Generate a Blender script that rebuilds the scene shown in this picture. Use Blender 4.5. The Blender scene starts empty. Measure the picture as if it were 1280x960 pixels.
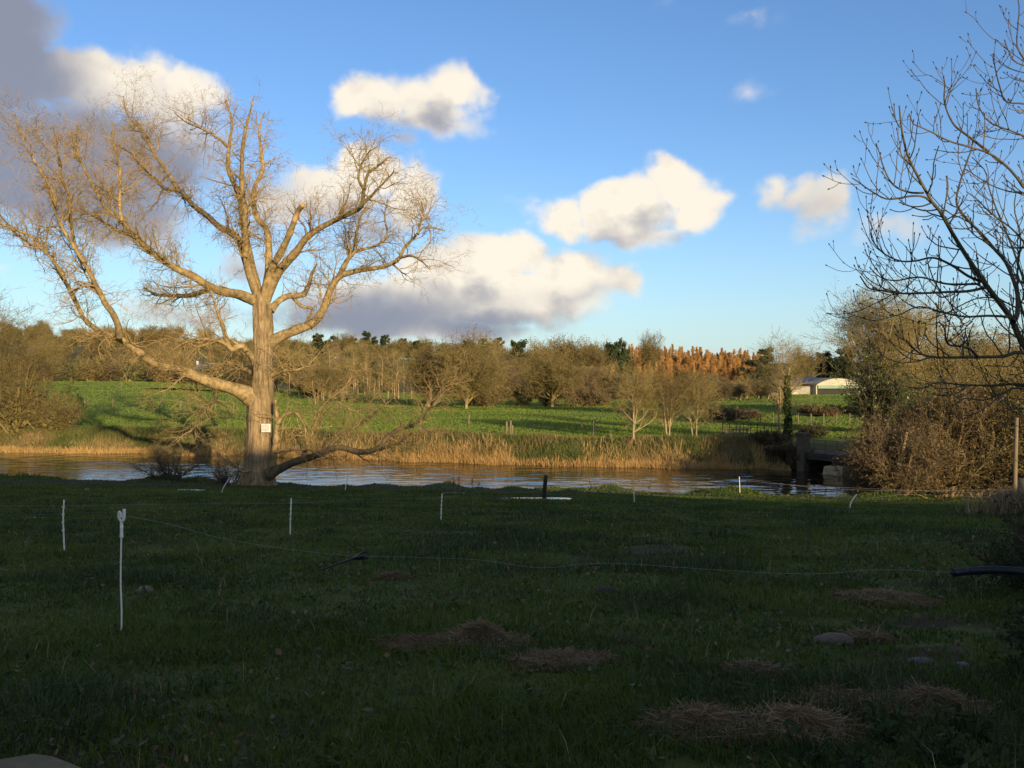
import bpy, math
import numpy as np

# ------------------------------------------------------------------ basics
rng = np.random.default_rng(11)
EYE, F, HZ = 1.75, 1108.0, 470.0      # eye height, focal length and horizon row (photo pixels, 1280 wide)
R = math.radians
scene = bpy.context.scene
COL = scene.collection

def at(x, y, d):
    """a photo pixel at a real distance d (metres forward) -> world point"""
    return np.array([(x - 640.0) / F * d, d, EYE - (y - HZ) / F * d])

def sst(a, b, v):
    t = np.clip((v - a) / (b - a), 0.0, 1.0)
    return t * t * (3 - 2 * t)

def _h(ix, iy, s):
    n = (ix.astype(np.int64) * 374761393 + iy.astype(np.int64) * 668265263 + s * 982451653) & 0x7fffffff
    n = ((n ^ (n >> 13)) * 1274126177) & 0x7fffffff
    return ((n ^ (n >> 16)) & 0xffff) / 65535.0

def vnoise(x, y, s=0):
    x = np.asarray(x, float); y = np.asarray(y, float)
    ix = np.floor(x); iy = np.floor(y); fx = x - ix; fy = y - iy
    fx = fx * fx * (3 - 2 * fx); fy = fy * fy * (3 - 2 * fy)
    a = _h(ix, iy, s); b = _h(ix + 1, iy, s); c = _h(ix, iy + 1, s); d = _h(ix + 1, iy + 1, s)
    return (a * (1 - fx) + b * fx) * (1 - fy) + (c * (1 - fx) + d * fx) * fy

def fbm(x, y, s=0, o=4):
    t = 0; a = 0.5
    for k in range(o):
        t = t + a * vnoise(np.asarray(x) * 2 ** k, np.asarray(y) * 2 ** k, s + k * 17); a *= 0.5
    return t

# ------------------------------------------------------------------ terrain
WATER = EYE - 6.75
NBX = [-400, -80, -30, 0, 10, 17, 19, 21, 24, 30, 60, 400]; NBY = [60, 54, 52, 50.5, 49, 46.0, 46.6, 49.5, 53, 54, 51, 30]
FBX = [-500, -120, -45, -21, -11, 0, 10, 18.5, 30, 60, 120, 500]; FBY = [150, 95, 79, 74.2, 70.8, 67.3, 65.2, 64.2, 62, 57, 50, 40]
def near_edge(X): return np.interp(X, NBX, NBY)
def far_edge(X): return np.interp(X, FBX, FBY)

def far_wob(X): return (fbm(np.asarray(X) * 0.25, np.asarray(X) * 0.0 + 3, 31) - 0.47) * 2.4
def far_line(X): return far_edge(X) + far_wob(X)

PUDDLES = []      # (X, Y, rx, ry, z)

def near_h(X, Y):
    Yc = np.where(Y < 3, 3 + (Y - 3) * 0.1, Y)
    h = 1.35 + 0.1 * Yc + 0.02 * np.clip(X, -40, 40) * sst(10, 50, Y)
    e = near_edge(X)
    lump = (fbm(X * 0.55, Y * 0.55, 5) - 0.47) * 1.15 * sst(e - 4.5, e - 0.3, Y)
    small = (fbm(X * 0.9, Y * 0.9, 9) - 0.47) * 0.14 * sst(1, 5, Y)
    return h - lump - small

def far_h(X, Y):
    Ys = np.maximum(Y, 30.0)
    u = X / Ys * F + 640
    h = 5.0 - (fbm(X * 0.05, Y * 0.05, 3) - 0.47) * 0.9 * sst(80, 130, Y)
    h = h - 3.6 * sst(105, 225, Y) * sst(430, 150, u)
    h = h - 0.9 * sst(92, 170, Y) * sst(870, 990, u)
    w = np.interp(u, [-1500, 0, 150, 260, 400, 620, 900, 1100, 1300, 2800], [0.7, 0.66, 0.66, 0.58, 0.46, 0.37, 0.34, 0.33, 0.38, 0.5])
    hill = 40 * sst(232, 640, Y) * w
    hill = hill + (fbm(X * 0.012, Y * 0.012, 21) - 0.47) * 9 * sst(240, 420, Y)
    return h - hill

def ground_h(X, Y, puddles=True):
    X = np.asarray(X, float); Y = np.asarray(Y, float)
    e = near_edge(X); f = far_edge(X)
    hn = near_h(X, Y)
    if puddles:
        for (px, py, rx, ry, pz) in PUDDLES:
            k = ((X - px) / rx) ** 2 + ((Y - py) / ry) ** 2
            hn = hn * sst(1.0, 3.0, k) + (EYE - pz + 0.05 * sst(1.2, 0.3, k) - 0.015 * sst(0.8, 1.6, k)) * (1 - sst(1.0, 3.0, k))
    bed = 7.7
    wob = far_wob(X)
    t1 = sst(e + 0.1, e + 2.6, Y)
    h = hn * (1 - t1) + bed * t1
    t2 = sst(f - 1.6 + wob, f + 3.6 + wob, Y)
    hf = far_h(X, Y)
    h = np.where(Y > (e + f) / 2, bed * (1 - t2) + hf * t2, h)
    return h

def gz(X, Y): return EYE - ground_h(X, Y)
def gz1(X, Y): return float(gz(np.array([X]), np.array([Y]))[0])

def cast(x, y, d0=2.5, d1=900, pud=True):
    """where the sight line of a photo pixel meets the ground"""
    d = np.geomspace(d0, d1, 6000)
    X = (x - 640) / F * d
    dz = (EYE - (y - HZ) / F * d) - (EYE - ground_h(X, d, pud))
    k = np.nonzero(dz < 0)[0]
    i = k[0] if len(k) else len(d) - 1
    return np.array([X[i], d[i], EYE - float(ground_h(X[i:i + 1], d[i:i + 1], pud)[0])])

for (x, y, rx, ry) in ((668, 622.5, 1.7, .5), (566, 615.5, .6, .3), (100, 611, .8, .35), (232, 612, 1.0, .35), (40, 646, .45, .2)):
    p = cast(x, y, pud=False)
    PUDDLES.append((p[0], p[1], rx, ry, p[2] - 0.03))

# ------------------------------------------------------------------ mesh building
class MB:
    def __init__(s): s.v = []; s.q = []; s.t = []; s.qm = []; s.tm = []; s.tone = []; s.n = 0
    def add(s, v, q=None, t=None, m=0, tone=None):
        v = np.asarray(v, np.float32).reshape(-1, 3); b = s.n
        s.v.append(v); s.n += len(v)
        if q is not None and len(q): q = np.asarray(q, np.int64).reshape(-1, 4) + b; s.q.append(q); s.qm.append(np.full(len(q), m, np.int32))
        if t is not None and len(t): t = np.asarray(t, np.int64).reshape(-1, 3) + b; s.t.append(t); s.tm.append(np.full(len(t), m, np.int32))
        s.tone.append(np.zeros(len(v), np.float32) if tone is None else np.broadcast_to(np.asarray(tone, np.float32), (len(v),)))
        return s
    def tubes(s, pts, rad, S=4, m=0, tone=None, cap=False):
        v, q = tube_arrays(np.asarray(pts, float), np.asarray(rad, float), S, cap)
        tn = None
        if tone is not None:
            tn = np.repeat(np.broadcast_to(np.asarray(tone, float), (len(pts),)), len(v) // len(pts))
        return s.add(v, q, None, m, tn)
    def box(s, a, b, m=0):
        x0, y0, z0 = a; x1, y1, z1 = b
        v = [(x, y, z) for z in (z0, z1) for (x, y) in ((x0, y0), (x1, y0), (x1, y1), (x0, y1))]
        return s.add(v, [(3, 2, 1, 0), (4, 5, 6, 7), (0, 1, 5, 4), (1, 2, 6, 5), (2, 3, 7, 6), (3, 0, 4, 7)], None, m)
    def mesh(s, name, mats, smooth=True):
        me = bpy.data.meshes.new(name)
        V = np.concatenate(s.v); me.vertices.add(len(V)); me.vertices.foreach_set('co', V.ravel())
        Q = np.concatenate(s.q) if s.q else np.zeros((0, 4), np.int64)
        T = np.concatenate(s.t) if s.t else np.zeros((0, 3), np.int64)
        L = np.concatenate([Q.ravel(), T.ravel()]).astype(np.int32)
        me.loops.add(len(L)); me.loops.foreach_set('vertex_index', L)
        nf = len(Q) + len(T); me.polygons.add(nf)
        st = np.concatenate([np.arange(len(Q)) * 4, len(Q) * 4 + np.arange(len(T)) * 3]).astype(np.int32)
        me.polygons.foreach_set('loop_start', st)
        mi = np.concatenate(s.qm + s.tm) if nf else np.zeros(0, np.int32)
        me.polygons.foreach_set('material_index', mi)
        me.polygons.foreach_set('use_smooth', np.full(nf, smooth, bool))
        tn = np.concatenate(s.tone)
        if tn.any():
            a = me.attributes.new('tone', 'FLOAT', 'POINT'); a.data.foreach_set('value', tn)
        for mm in (mats if isinstance(mats, (list, tuple)) else [mats]): me.materials.append(mm)
        me.update(calc_edges=True); me.validate()
        return me

def tube_arrays(pts, rad, S, cap=False):
    if cap:
        pts = np.concatenate([pts, pts[:, -1:]], 1); rad = np.concatenate([rad, rad[:, -1:] * 0.02], 1)
    N, P_, _ = pts.shape
    t = np.empty_like(pts)
    t[:, 1:-1] = pts[:, 2:] - pts[:, :-2]; t[:, 0] = pts[:, 1] - pts[:, 0]; t[:, -1] = pts[:, -1] - pts[:, -2]
    if cap: t[:, -1] = t[:, -2] = pts[:, -2] - pts[:, -3]
    t /= np.linalg.norm(t, axis=2, keepdims=True) + 1e-9
    mean = t.mean(1); ax = np.argmin(np.abs(mean), 1)
    ref = np.eye(3)[ax][:, None, :]
    a = np.cross(t, np.broadcast_to(ref, t.shape)); a /= np.linalg.norm(a, axis=2, keepdims=True) + 1e-9
    b = np.cross(t, a)
    th = np.arange(S) / S * 2 * math.pi
    ring = a[:, :, None, :] * np.cos(th)[None, None, :, None] + b[:, :, None, :] * np.sin(th)[None, None, :, None]
    v = pts[:, :, None, :] + ring * rad[:, :, None, None]
    i = (np.arange(N) * P_ * S)[:, None, None]; j = (np.arange(P_ - 1) * S)[None, :, None]; k = np.arange(S)[None, None, :]; k2 = (k + 1) % S
    q = np.stack([i + j + k, i + j + k2, i + j + S + k2, i + j + S + k], -1)
    return v.reshape(-1, 3), q.reshape(-1, 4)

def resample(pts, n):
    """Catmull-Rom through the traced points, n evenly spaced samples"""
    p = np.asarray(pts, float); m = len(p)
    if m == 2: return p[0] + (p[1] - p[0]) * np.linspace(0, 1, n)[:, None]
    e = np.vstack([2 * p[0] - p[1], p, 2 * p[-1] - p[-2]]); out = []
    for i in range(m - 1):
        a, b, c, d = e[i:i + 4]
        for t in np.arange(8) / 8:
            out.append(0.5 * (2 * b + (c - a) * t + (2 * a - 5 * b + 4 * c - d) * t * t + (3 * b - a - 3 * c + d) * t ** 3))
    out.append(p[-1]); out = np.array(out)
    s = np.concatenate([[0], np.cumsum(np.linalg.norm(np.diff(out[:, :3], axis=0), axis=1))])
    q = np.linspace(0, s[-1], n)
    return np.stack([np.interp(q, s, out[:, k]) for k in range(out.shape[1])], 1)

def grow(pts, rad, per=None, gap=None, t0=0.2, t1=1.0, ang=45, asd=15, length=1.0, lsd=0.3, tipshort=0.4, P_=5, wig=0.2, trop=(0, 0, 0.05), rr=0.6, rtip=0.3, rmax=9, rabs=None, rg=None):
    """one more order of branches, vectorised: pts (N,P,3), rad (N,P)"""
    g = rg or rng
    N, n, _ = pts.shape
    seg = np.linalg.norm(np.diff(pts, axis=1), axis=2).sum(1)
    cnt = np.full(N, per) if per is not None else np.maximum(1, (seg * (t1 - t0) / gap + g.random(N)).astype(int))
    idx = np.repeat(np.arange(N), cnt); K = len(idx)
    t = t0 + (t1 - t0) * g.random(K); f = t * (n - 1); i = np.minimum(f.astype(int), n - 2); fr = (f - i)[:, None]
    p = pts[idx, i] * (1 - fr) + pts[idx, i + 1] * fr
    r = rad[idx, i] * (1 - fr[:, 0]) + rad[idx, i + 1] * fr[:, 0]
    tg = pts[idx, i + 1] - pts[idx, i]; tg /= np.linalg.norm(tg, axis=1, keepdims=True) + 1e-9
    pr = g.normal(size=(K, 3)); pr -= (pr * tg).sum(1, keepdims=True) * tg; pr /= np.linalg.norm(pr, axis=1, keepdims=True) + 1e-9
    a = np.radians(g.normal(ang, asd, K))[:, None]
    d = np.cos(a) * tg + np.sin(a) * pr
    L = length * np.clip(g.normal(1, lsd, K), 0.35, 2.2) * (1 - tipshort * t)
    out = np.empty((K, P_, 3)); out[:, 0] = p
    tr = np.asarray(trop, float)
    for k in range(1, P_):
        d = d + g.normal(size=(K, 3)) * wig + tr
        d /= np.linalg.norm(d, axis=1, keepdims=True) + 1e-9
        p = p + d * (L / (P_ - 1))[:, None]; out[:, k] = p
    r0 = np.full(K, rabs) if rabs is not None else np.minimum(r * rr, rmax)
    rd = r0[:, None] * np.linspace(1, rtip, P_)[None]
    return out, rd

def blades(base, h, w, lean, tone, g=None, curve=0.35):
    """grass / reed / straw blades: quad plus tip triangle each"""
    g = g or rng
    N = len(base); th = g.random(N) * 2 * math.pi
    ax = np.stack([np.cos(th), np.sin(th), np.zeros(N)], 1)
    ld = g.random(N) * 2 * math.pi; lv = np.stack([np.cos(ld), np.sin(ld), np.zeros(N)], 1)
    ln = (lean * g.random(N))[:, None]
    h = np.broadcast_to(h, (N,))[:, None]; w = np.broadcast_to(w, (N,))[:, None]
    mid = base + np.array([0, 0, 1.0]) * h * 0.55 + lv * ln * h * curve
    tip = base + np.array([0, 0, 1.0]) * h * np.sqrt(np.maximum(0.1, 1 - 0.5 * ln ** 2)) + lv * ln * h
    v = np.stack([base - ax * w / 2, base + ax * w / 2, mid + ax * w * 0.4, mid - ax * w * 0.4, tip], 1).reshape(-1, 3)
    o = (np.arange(N) * 5)[:, None]
    q = o + np.array([[0, 1, 2, 3]]); t = o + np.array([[3, 2, 4]])
    return v, q, t, np.repeat(tone, 5)

def leaves(c, size, tone, g=None, aspect=0.6, flat=0.0):
    g = g or rng; N = len(c)
    a = g.normal(size=(N, 3)); a[:, 2] *= (1 - flat); a /= np.linalg.norm(a, axis=1, keepdims=True) + 1e-9
    b = np.cross(a, g.normal(size=(N, 3))); b /= np.linalg.norm(b, axis=1, keepdims=True) + 1e-9
    s = (size * np.clip(g.normal(1, .3, N), .4, 2))[:, None]
    v = np.stack([c - a * s, c - b * s * aspect, c + a * s, c + b * s * aspect], 1).reshape(-1, 3)
    return v, (np.arange(N) * 4)[:, None] + np.arange(4)[None], np.repeat(tone, 4)

# ------------------------------------------------------------------ objects
def tag(o, label=None, cat=None, group=None, kind=None):
    if label: o['label'] = label
    if cat: o['category'] = cat
    if group: o['group'] = group
    if kind: o['kind'] = kind
    return o
def link(name, me, parent=None, loc=(0, 0, 0)):
    o = bpy.data.objects.new(name, me); COL.objects.link(o); o.location = loc
    if parent is not None: o.parent = parent
    return o
def thing(name, label, cat, loc=(0, 0, 0), rz=0.0, sc=1.0, group=None):
    o = bpy.data.objects.new(name, None); COL.objects.link(o)
    o.location = tuple(float(c) for c in loc); o.rotation_euler = (0, 0, rz)
    o.scale = sc if isinstance(sc, (tuple, list)) else (sc, sc, sc)
    o.empty_display_size = 0.2
    return tag(o, label, cat, group)
def dup(root, loc, rz=0.0, sc=1.0, label=None, group=None):
    r = root.copy(); COL.objects.link(r); r.location = tuple(float(c) for c in loc); r.rotation_euler = (0, 0, rz)
    r.scale = sc if isinstance(sc, (tuple, list)) else (sc, sc, sc)
    if label: r['label'] = label
    if group: r['group'] = group
    for ch in list(root.children):
        c = ch.copy(); COL.objects.link(c); c.parent = r
        for gch in ch.children:
            d = gch.copy(); COL.objects.link(d); d.parent = c
    return r
def structure(name, me): return tag(link(name, me), kind='structure')

# ------------------------------------------------------------------ materials
class NT:
    def __init__(s, tree): s.t = tree; s.N = tree.nodes; s.L = tree.links
    def new(s, ty, **kw):
        n = s.N.new(ty)
        for k, v in kw.items(): setattr(n, k, v)
        return n
    def put(s, sock, v):
        if isinstance(v, bpy.types.NodeSocket): s.L.new(v, sock)
        elif v is not None:
            try: sock.default_value = v
            except Exception: sock.default_value = (*v, 1.0)
    def m(s, op, a, b=None, c=None, clamp=False):
        n = s.new('ShaderNodeMath', operation=op); n.use_clamp = clamp
        for i, v in enumerate((a, b, c)):
            if v is not None: s.put(n.inputs[i], v)
        return n.outputs[0]
    def v(s, op, a, b=None):
        n = s.new('ShaderNodeVectorMath', operation=op); s.put(n.inputs[0], a)
        if b is not None: s.put(n.inputs[1], b)
        return n.outputs['Value'] if op in ('LENGTH', 'DOT_PRODUCT') else n.outputs[0]
    def mix(s, f, a, b, ty='MIX'):
        n = s.new('ShaderNodeMix', data_type='RGBA', blend_type=ty); s.put(n.inputs[0], f)
        s.put(n.inputs[6], a); s.put(n.inputs[7], b); return n.outputs[2]
    def mr(s, v, a, b, c=0.0, d=1.0, smooth=True):
        n = s.new('ShaderNodeMapRange'); n.interpolation_type = 'SMOOTHSTEP' if smooth else 'LINEAR'
        for i, x in enumerate((v, a, b, c, d)): s.put(n.inputs[i], x)
        return n.outputs[0]
    def noise(s, vec, scale, detail=4, rough=0.55, dist=0.0, dim='3D'):
        n = s.new('ShaderNodeTexNoise', noise_dimensions=dim)
        if vec is not None: s.put(n.inputs['Vector'], vec)
        n.inputs['Scale'].default_value = scale; n.inputs['Detail'].default_value = detail
        n.inputs['Roughness'].default_value = rough; n.inputs['Distortion'].default_value = dist
        return n.outputs['Fac']
    def ramp(s, f, stops):
        n = s.new('ShaderNodeValToRGB'); e = n.color_ramp.elements
        while len(e) < len(stops): e.new(0.5)
        for i, (p, c) in enumerate(stops): e[i].position = p; e[i].color = (*c, 1)
        s.put(n.inputs[0], f); return n.outputs[0]

def mat(name):
    m = bpy.data.materials.new(name); m.use_nodes = True; m.node_tree.nodes.clear()
    n = NT(m.node_tree); n.out = n.new('ShaderNodeOutputMaterial'); n.mat = m
    return n
def finish(n, col, rough=0.8, bump=None, bstr=0.3, bdist=0.02, trans=None, spec=0.3, metal=0.0):
    p = n.new('ShaderNodeBsdfPrincipled')
    n.put(p.inputs['Base Color'], col); n.put(p.inputs['Roughness'], rough); p.inputs['Specular IOR Level'].default_value = spec
    p.inputs['Metallic'].default_value = metal
    if bump is not None:
        b = n.new('ShaderNodeBump'); n.put(b.inputs['Height'], bump); b.inputs['Strength'].default_value = bstr; b.inputs['Distance'].default_value = bdist
        n.L.new(b.outputs[0], p.inputs['Normal'])
    o = p.outputs[0]
    if trans:
        tr = n.new('ShaderNodeBsdfTranslucent'); n.put(tr.inputs[0], col)
        ms = n.new('ShaderNodeMixShader'); ms.inputs[0].default_value = trans
        n.L.new(o, ms.inputs[1]); n.L.new(tr.outputs[0], ms.inputs[2]); o = ms.outputs[0]
    n.L.new(o, n.out.inputs[0]); return n.mat

def bark(name, a, b, scale=3.0, stretch=0.25, rough=0.85, vary=0.25, bstr=0.6, bd=0.03):
    n = mat(name); tc = n.new('ShaderNodeTexCoord'); v = n.v('MULTIPLY', tc.outputs['Object'], (1, 1, stretch))
    f = n.noise(v, scale, 6, 0.65); f2 = n.noise(tc.outputs['Object'], scale * 0.25, 3)
    c = n.ramp(f, [(0.3, a), (0.7, b)])
    oi = n.new('ShaderNodeObjectInfo')
    k = n.m('ADD', n.mr(oi.outputs['Random'], 0, 1, 1 - vary, 1 + vary, False), n.m('MULTIPLY', n.m('SUBTRACT', f2, 0.5), 0.8))
    st = n.mr(n.noise(tc.outputs['Object'], scale * .12, 5, .65), .50, .66)
    c = n.mix(n.m('MULTIPLY', st, .6), c, tuple(x * y for x, y in zip(a, (.8, .95, .7))))
    hs = n.new('ShaderNodeHueSaturation'); hs.inputs['Saturation'].default_value = 1; n.put(hs.inputs['Value'], k); n.put(hs.inputs['Color'], c)
    return finish(n, hs.outputs[0], rough, f, bstr, bd, spec=0.2)

def toned(name, stops, rough=0.7, trans=0.25, vary=0.2, nscale=0.0, spec=0.25):
    """colour from the per-blade / per-leaf 'tone' attribute"""
    n = mat(name); at_ = n.new('ShaderNodeAttribute', attribute_name='tone')
    c = n.ramp(at_.outputs['Fac'], stops)
    oi = n.new('ShaderNodeObjectInfo')
    hs = n.new('ShaderNodeHueSaturation'); n.put(hs.inputs['Value'], n.mr(oi.outputs['Random'], 0, 1, 1 - vary, 1 + vary, False)); n.put(hs.inputs['Color'], c)
    hs.inputs['Saturation'].default_value = 1.0
    return finish(n, hs.outputs[0], rough, trans=trans, spec=spec)

def plain(name, a, b=None, scale=6, rough=0.7, bstr=0.2, metal=0.0, stretch=(1, 1, 1), spec=0.3, bd=0.01):
    n = mat(name); tc = n.new('ShaderNodeTexCoord')
    f = n.noise(n.v('MULTIPLY', tc.outputs['Object'], stretch), scale, 6, 0.6)
    c = n.ramp(f, [(0.3, a), (0.7, b or tuple(x * 0.75 for x in a))])
    return finish(n, c, rough, f, bstr, bd, spec=spec, metal=metal)
# ------------------------------------------------------------------ camera, light, sky
SUN_EL = R(9.3); SUN_DIR = np.array([0.415, -0.91]) / np.hypot(0.415, 0.91)      # horizontal direction towards the sun
cam = bpy.data.cameras.new('camera'); co = bpy.data.objects.new('camera', cam); COL.objects.link(co)
co.location = (0, 0, EYE); co.rotation_euler = (R(90), 0, 0)
cam.sensor_width = 36; cam.lens = F / 1280 * 36; cam.shift_y = -10 / 1280; cam.clip_start = 0.05; cam.clip_end = 12000
scene.camera = co
sl = bpy.data.lights.new('sun', 'SUN'); so = bpy.data.objects.new('sun', sl); COL.objects.link(so)
sl.energy = 5.0; sl.angle = R(0.5); sl.color = (1.0, 0.79, 0.48)
from mathutils import Vector
sv = Vector((SUN_DIR[0] * math.cos(SUN_EL), SUN_DIR[1] * math.cos(SUN_EL), math.sin(SUN_EL)))
so.rotation_euler = sv.to_track_quat('Z', 'Y').to_euler(); so.location = sv * 60
scene.view_settings.view_transform = 'Standard'; scene.view_settings.look = 'None'
scene.view_settings.exposure = 0.55; scene.view_settings.gamma = 1.0
scene.cycles.max_bounces = 6; scene.cycles.diffuse_bounces = 3; scene.cycles.glossy_bounces = 3; scene.cycles.transparent_max_bounces = 6
scene.cycles.caustics_reflective = False; scene.cycles.caustics_refractive = False

W = bpy.data.worlds.new('World'); scene.world = W; W.use_nodes = True; W.node_tree.nodes.clear()
w = NT(W.node_tree); wo = w.new('ShaderNodeOutputWorld'); bg = w.new('ShaderNodeBackground')
sky = w.new('ShaderNodeTexSky', sky_type='NISHITA'); sky.sun_disc = False; sky.sun_elevation = SUN_EL
sky.sun_rotation = math.atan2(SUN_DIR[0], SUN_DIR[1]); sky.altitude = 0; sky.air_density = 1.0; sky.dust_density = 0.5; sky.ozone_density = 2.0

def azel(x, y):
    a = math.atan((x - 640) / F); return a, math.atan((HZ - y) / F * math.cos(a))
# clouds drifting in the sky: x, y, half-width, half-height (photo pixels), strength, greyness
CLOUDS = [(85, 96, 80, 38, 1.05, 0), (165, 104, 70, 36, 1.0, 0), (225, 118, 46, 34, .95, 0), (60, 200, 190, 90, .95, 0), (190, 190, 90, 80, .85, 0), (-20, 50, 70, 100, 1.1, 0),
          (170, 280, 120, 46, .72, 0), (0, 335, 70, 22, .5, 0), (300, 335, 80, 40, .6, 0),
          (470, 128, 52, 36, .95, 0), (572, 112, 40, 42, .95, 0), (545, 150, 74, 30, .85, 0), (522, 120, 56, 30, .9, 0), (556, 336, 60, 34, 1.0, 0), (500, 182, 40, 18, .6, 0),
          (412, 240, 62, 40, .95, 0), (455, 215, 46, 36, .95, 0), (510, 240, 40, 48, .95, 0), (355, 255, 60, 38, .75, 0), (470, 285, 95, 34, .6, 0),
          (700, 272, 56, 30, .9, 0), (768, 262, 70, 42, 1.05, 0), (835, 225, 44, 34, 1.0, 0), (868, 256, 44, 34, .9, 0), (800, 292, 66, 24, .75, 0), (660, 258, 34, 26, .5, 0),
          (620, 322, 84, 36, 1.05, 0), (700, 338, 80, 40, 1.05, 0), (768, 354, 54, 30, .9, 0), (610, 372, 150, 42, 1.1, 0), (470, 392, 170, 40, 1.0, 0), (560, 414, 130, 20, .85, 0), (260, 392, 120, 28, .65, 0),
          (972, 230, 46, 30, .74, 0), (1030, 248, 46, 38, .76, 0), (1000, 236, 50, 30, .7, 0), (1112, 288, 50, 42, .5, 0),
          (942, 20, 60, 22, .42, 0), (935, 118, 46, 26, .40, 0), (700, 72, 48, 18, .42, 0), (768, 178, 34, 14, .38, 0), (1245, 68, 40, 24, .38, 0), (840, 8, 70, 18, .34, 0),
          (-420, 200, 260, 70, 1.0, 0), (1750, 240, 240, 70, 1.0, 0)]
# their thick grey undersides
GREYS = [(60, 212, 200, 70, 1.2, 0), (-30, 60, 80, 110, 1.25, 0), (190, 235, 90, 70, .6, 0), (170, 285, 110, 40, .6, 0), (310, 340, 80, 36, .5, 0), (505, 180, 46, 20, .5, 0), (545, 158, 50, 16, .35, 0), (470, 292, 90, 30, .55, 0), (395, 270, 90, 20, .45, 0),
         (450, 400, 180, 32, .85, 0), (600, 410, 150, 24, .75, 0), (570, 382, 90, 16, .4, 0), (770, 298, 70, 14, .42, 0), (720, 372, 80, 14, .35, 0), (250, 396, 120, 26, .5, 0), (-420, 220, 260, 60, .8, 0), (1110, 290, 40, 30, .3, 0), (1005, 255, 80, 34, .38, 0), (700, 72, 48, 18, .5, 0)]
# unseen clouds added high and behind to brighten and neutralise the shade: azimuth, elevation, half-widths (degrees), strength
FILL_CLOUDS = [(-75, 42, 40, 16, 1.0), (75, 44, 40, 16, 1.0), (170, 44, 50, 16, 1.0), (110, 20, 26, 10, .9), (-115, 18, 26, 10, .9)]
def blob_max(n, p, blobs):
    out = None
    for bl in blobs:
        if len(bl) == 6: cx, cy, rx, ry, s_, gr = bl; a0, e0 = azel(cx, cy); kx, ky = F / rx / 1.72, F / ry / 1.72
        else: a0, e0, kx, ky, s_ = R(bl[0]), R(bl[1]), 1 / R(bl[2]) / 1.5, 1 / R(bl[3]) / 1.5, bl[4]
        v = n.new('ShaderNodeVectorMath', operation='MULTIPLY_ADD')
        n.put(v.inputs[0], p); v.inputs[1].default_value = (kx, ky, 0); v.inputs[2].default_value = (-a0 * kx, -e0 * ky, 0)
        b = n.m('MULTIPLY_ADD', n.v('LENGTH', v.outputs[0]), -s_, s_)
        out = n.m('MAXIMUM', 0.0 if out is None else out, b)
    return out
tc = w.new('ShaderNodeTexCoord'); dirv = w.v('NORMALIZE', tc.outputs['Generated'])
sx = w.new('ShaderNodeSeparateXYZ'); w.put(sx.inputs[0], dirv)
az = w.m('ARCTAN2', sx.outputs[0], sx.outputs[1]); el = w.m('ARCSINE', sx.outputs[2])
cb = w.new('ShaderNodeCombineXYZ'); w.put(cb.inputs[0], az); w.put(cb.inputs[1], el); P0 = cb.outputs[0]
def cloud_noise(p):
    q = w.v('MULTIPLY', p, (1, 1.25, 1))
    vo = w.new('ShaderNodeTexVoronoi', voronoi_dimensions='2D', feature='SMOOTH_F1'); vo.inputs['Smoothness'].default_value = .35
    w.put(vo.inputs['Vector'], q); vo.inputs['Scale'].default_value = 20; vo.inputs['Detail'].default_value = 2; vo.inputs['Roughness'].default_value = .5
    return w.m('ADD', w.m('MULTIPLY', w.noise(q, 8.5, 8, 0.64, dim='2D'), .86), w.m('MULTIPLY', w.m('SUBTRACT', .62, vo.outputs['Distance']), .20))
w1 = w.new('ShaderNodeTexNoise', noise_dimensions='2D'); w.put(w1.inputs['Vector'], P0); w1.inputs['Scale'].default_value = 12; w1.inputs['Detail'].default_value = 4
pw = w.v('ADD', P0, w.v('MULTIPLY', w.v('SUBTRACT', w1.outputs['Color'], (.5, .5, .5)), (0.07, 0.05, 0)))
D = w.mr(blob_max(w, pw, CLOUDS + FILL_CLOUDS), 0.0, 1.0)
na = cloud_noise(P0); OFF = (0.014, 0.036, 0); nb = cloud_noise(w.v('ADD', P0, OFF))
D2 = w.mr(blob_max(w, w.v('ADD', pw, OFF), [c for c in CLOUDS if c[4] >= .7 and -300 < c[0] < 1500]), 0.0, 1.0)
def full(d, n_): return w.m('ADD', w.m('SUBTRACT', d, 0.14), w.m('MULTIPLY', w.m('SUBTRACT', n_, 0.5), w.mr(d, 0.0, 0.25, 0, 1.28)))
d0 = full(D, na); d1 = full(D2, nb)
grey = w.mr(blob_max(w, pw, GREYS), 0.0, 0.75)
alpha = w.mr(d0, -0.03, 0.42)
veil = w.m('MULTIPLY', w.mr(D, 0.03, 0.5, 0, 0.55), w.mr(na, 0.36, 0.72))
alpha = w.m('MULTIPLY', w.m('MAXIMUM', alpha, veil), w.mr(D, 0.05, 0.75, .12, 1))
lit = w.m('SUBTRACT', 1.0, w.mr(d1, 0.25, 1.15, 0, .62), clamp=True)
lit = w.m('ADD', lit, w.m('MULTIPLY', w.m('SUBTRACT', na, nb), .9), clamp=True)
lit = w.m('MULTIPLY', lit, w.m('SUBTRACT', 1.0, grey), clamp=True)
CL = w.ramp(lit, [(0.0, (0.27, 0.29, 0.37)), (0.45, (0.60, 0.56, 0.53)), (1.0, (1.02, 0.92, 0.76))])
skyc = w.v('MULTIPLY', sky.outputs[0], (0.87, 1.08, 1.43))      # camera white balance of the clear sky
BG_S = 0.105
hz = w.m('MULTIPLY', w.m('POWER', w.m('SUBTRACT', 1.0, w.mr(w.m('ABSOLUTE', el), 0.0, 0.30, smooth=False), clamp=True), 2.2), .55)
skyc = w.mix(hz, skyc, (4.0, 5.35, 6.3))      # pale autumn haze along the horizon
final = w.mix(w.m('MULTIPLY', alpha, 0.96), skyc, w.v('MULTIPLY', CL, (1 / 0.15, 1 / 0.15, 1 / 0.15)))
w.put(bg.inputs[0], final); bg.inputs[1].default_value = BG_S
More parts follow.
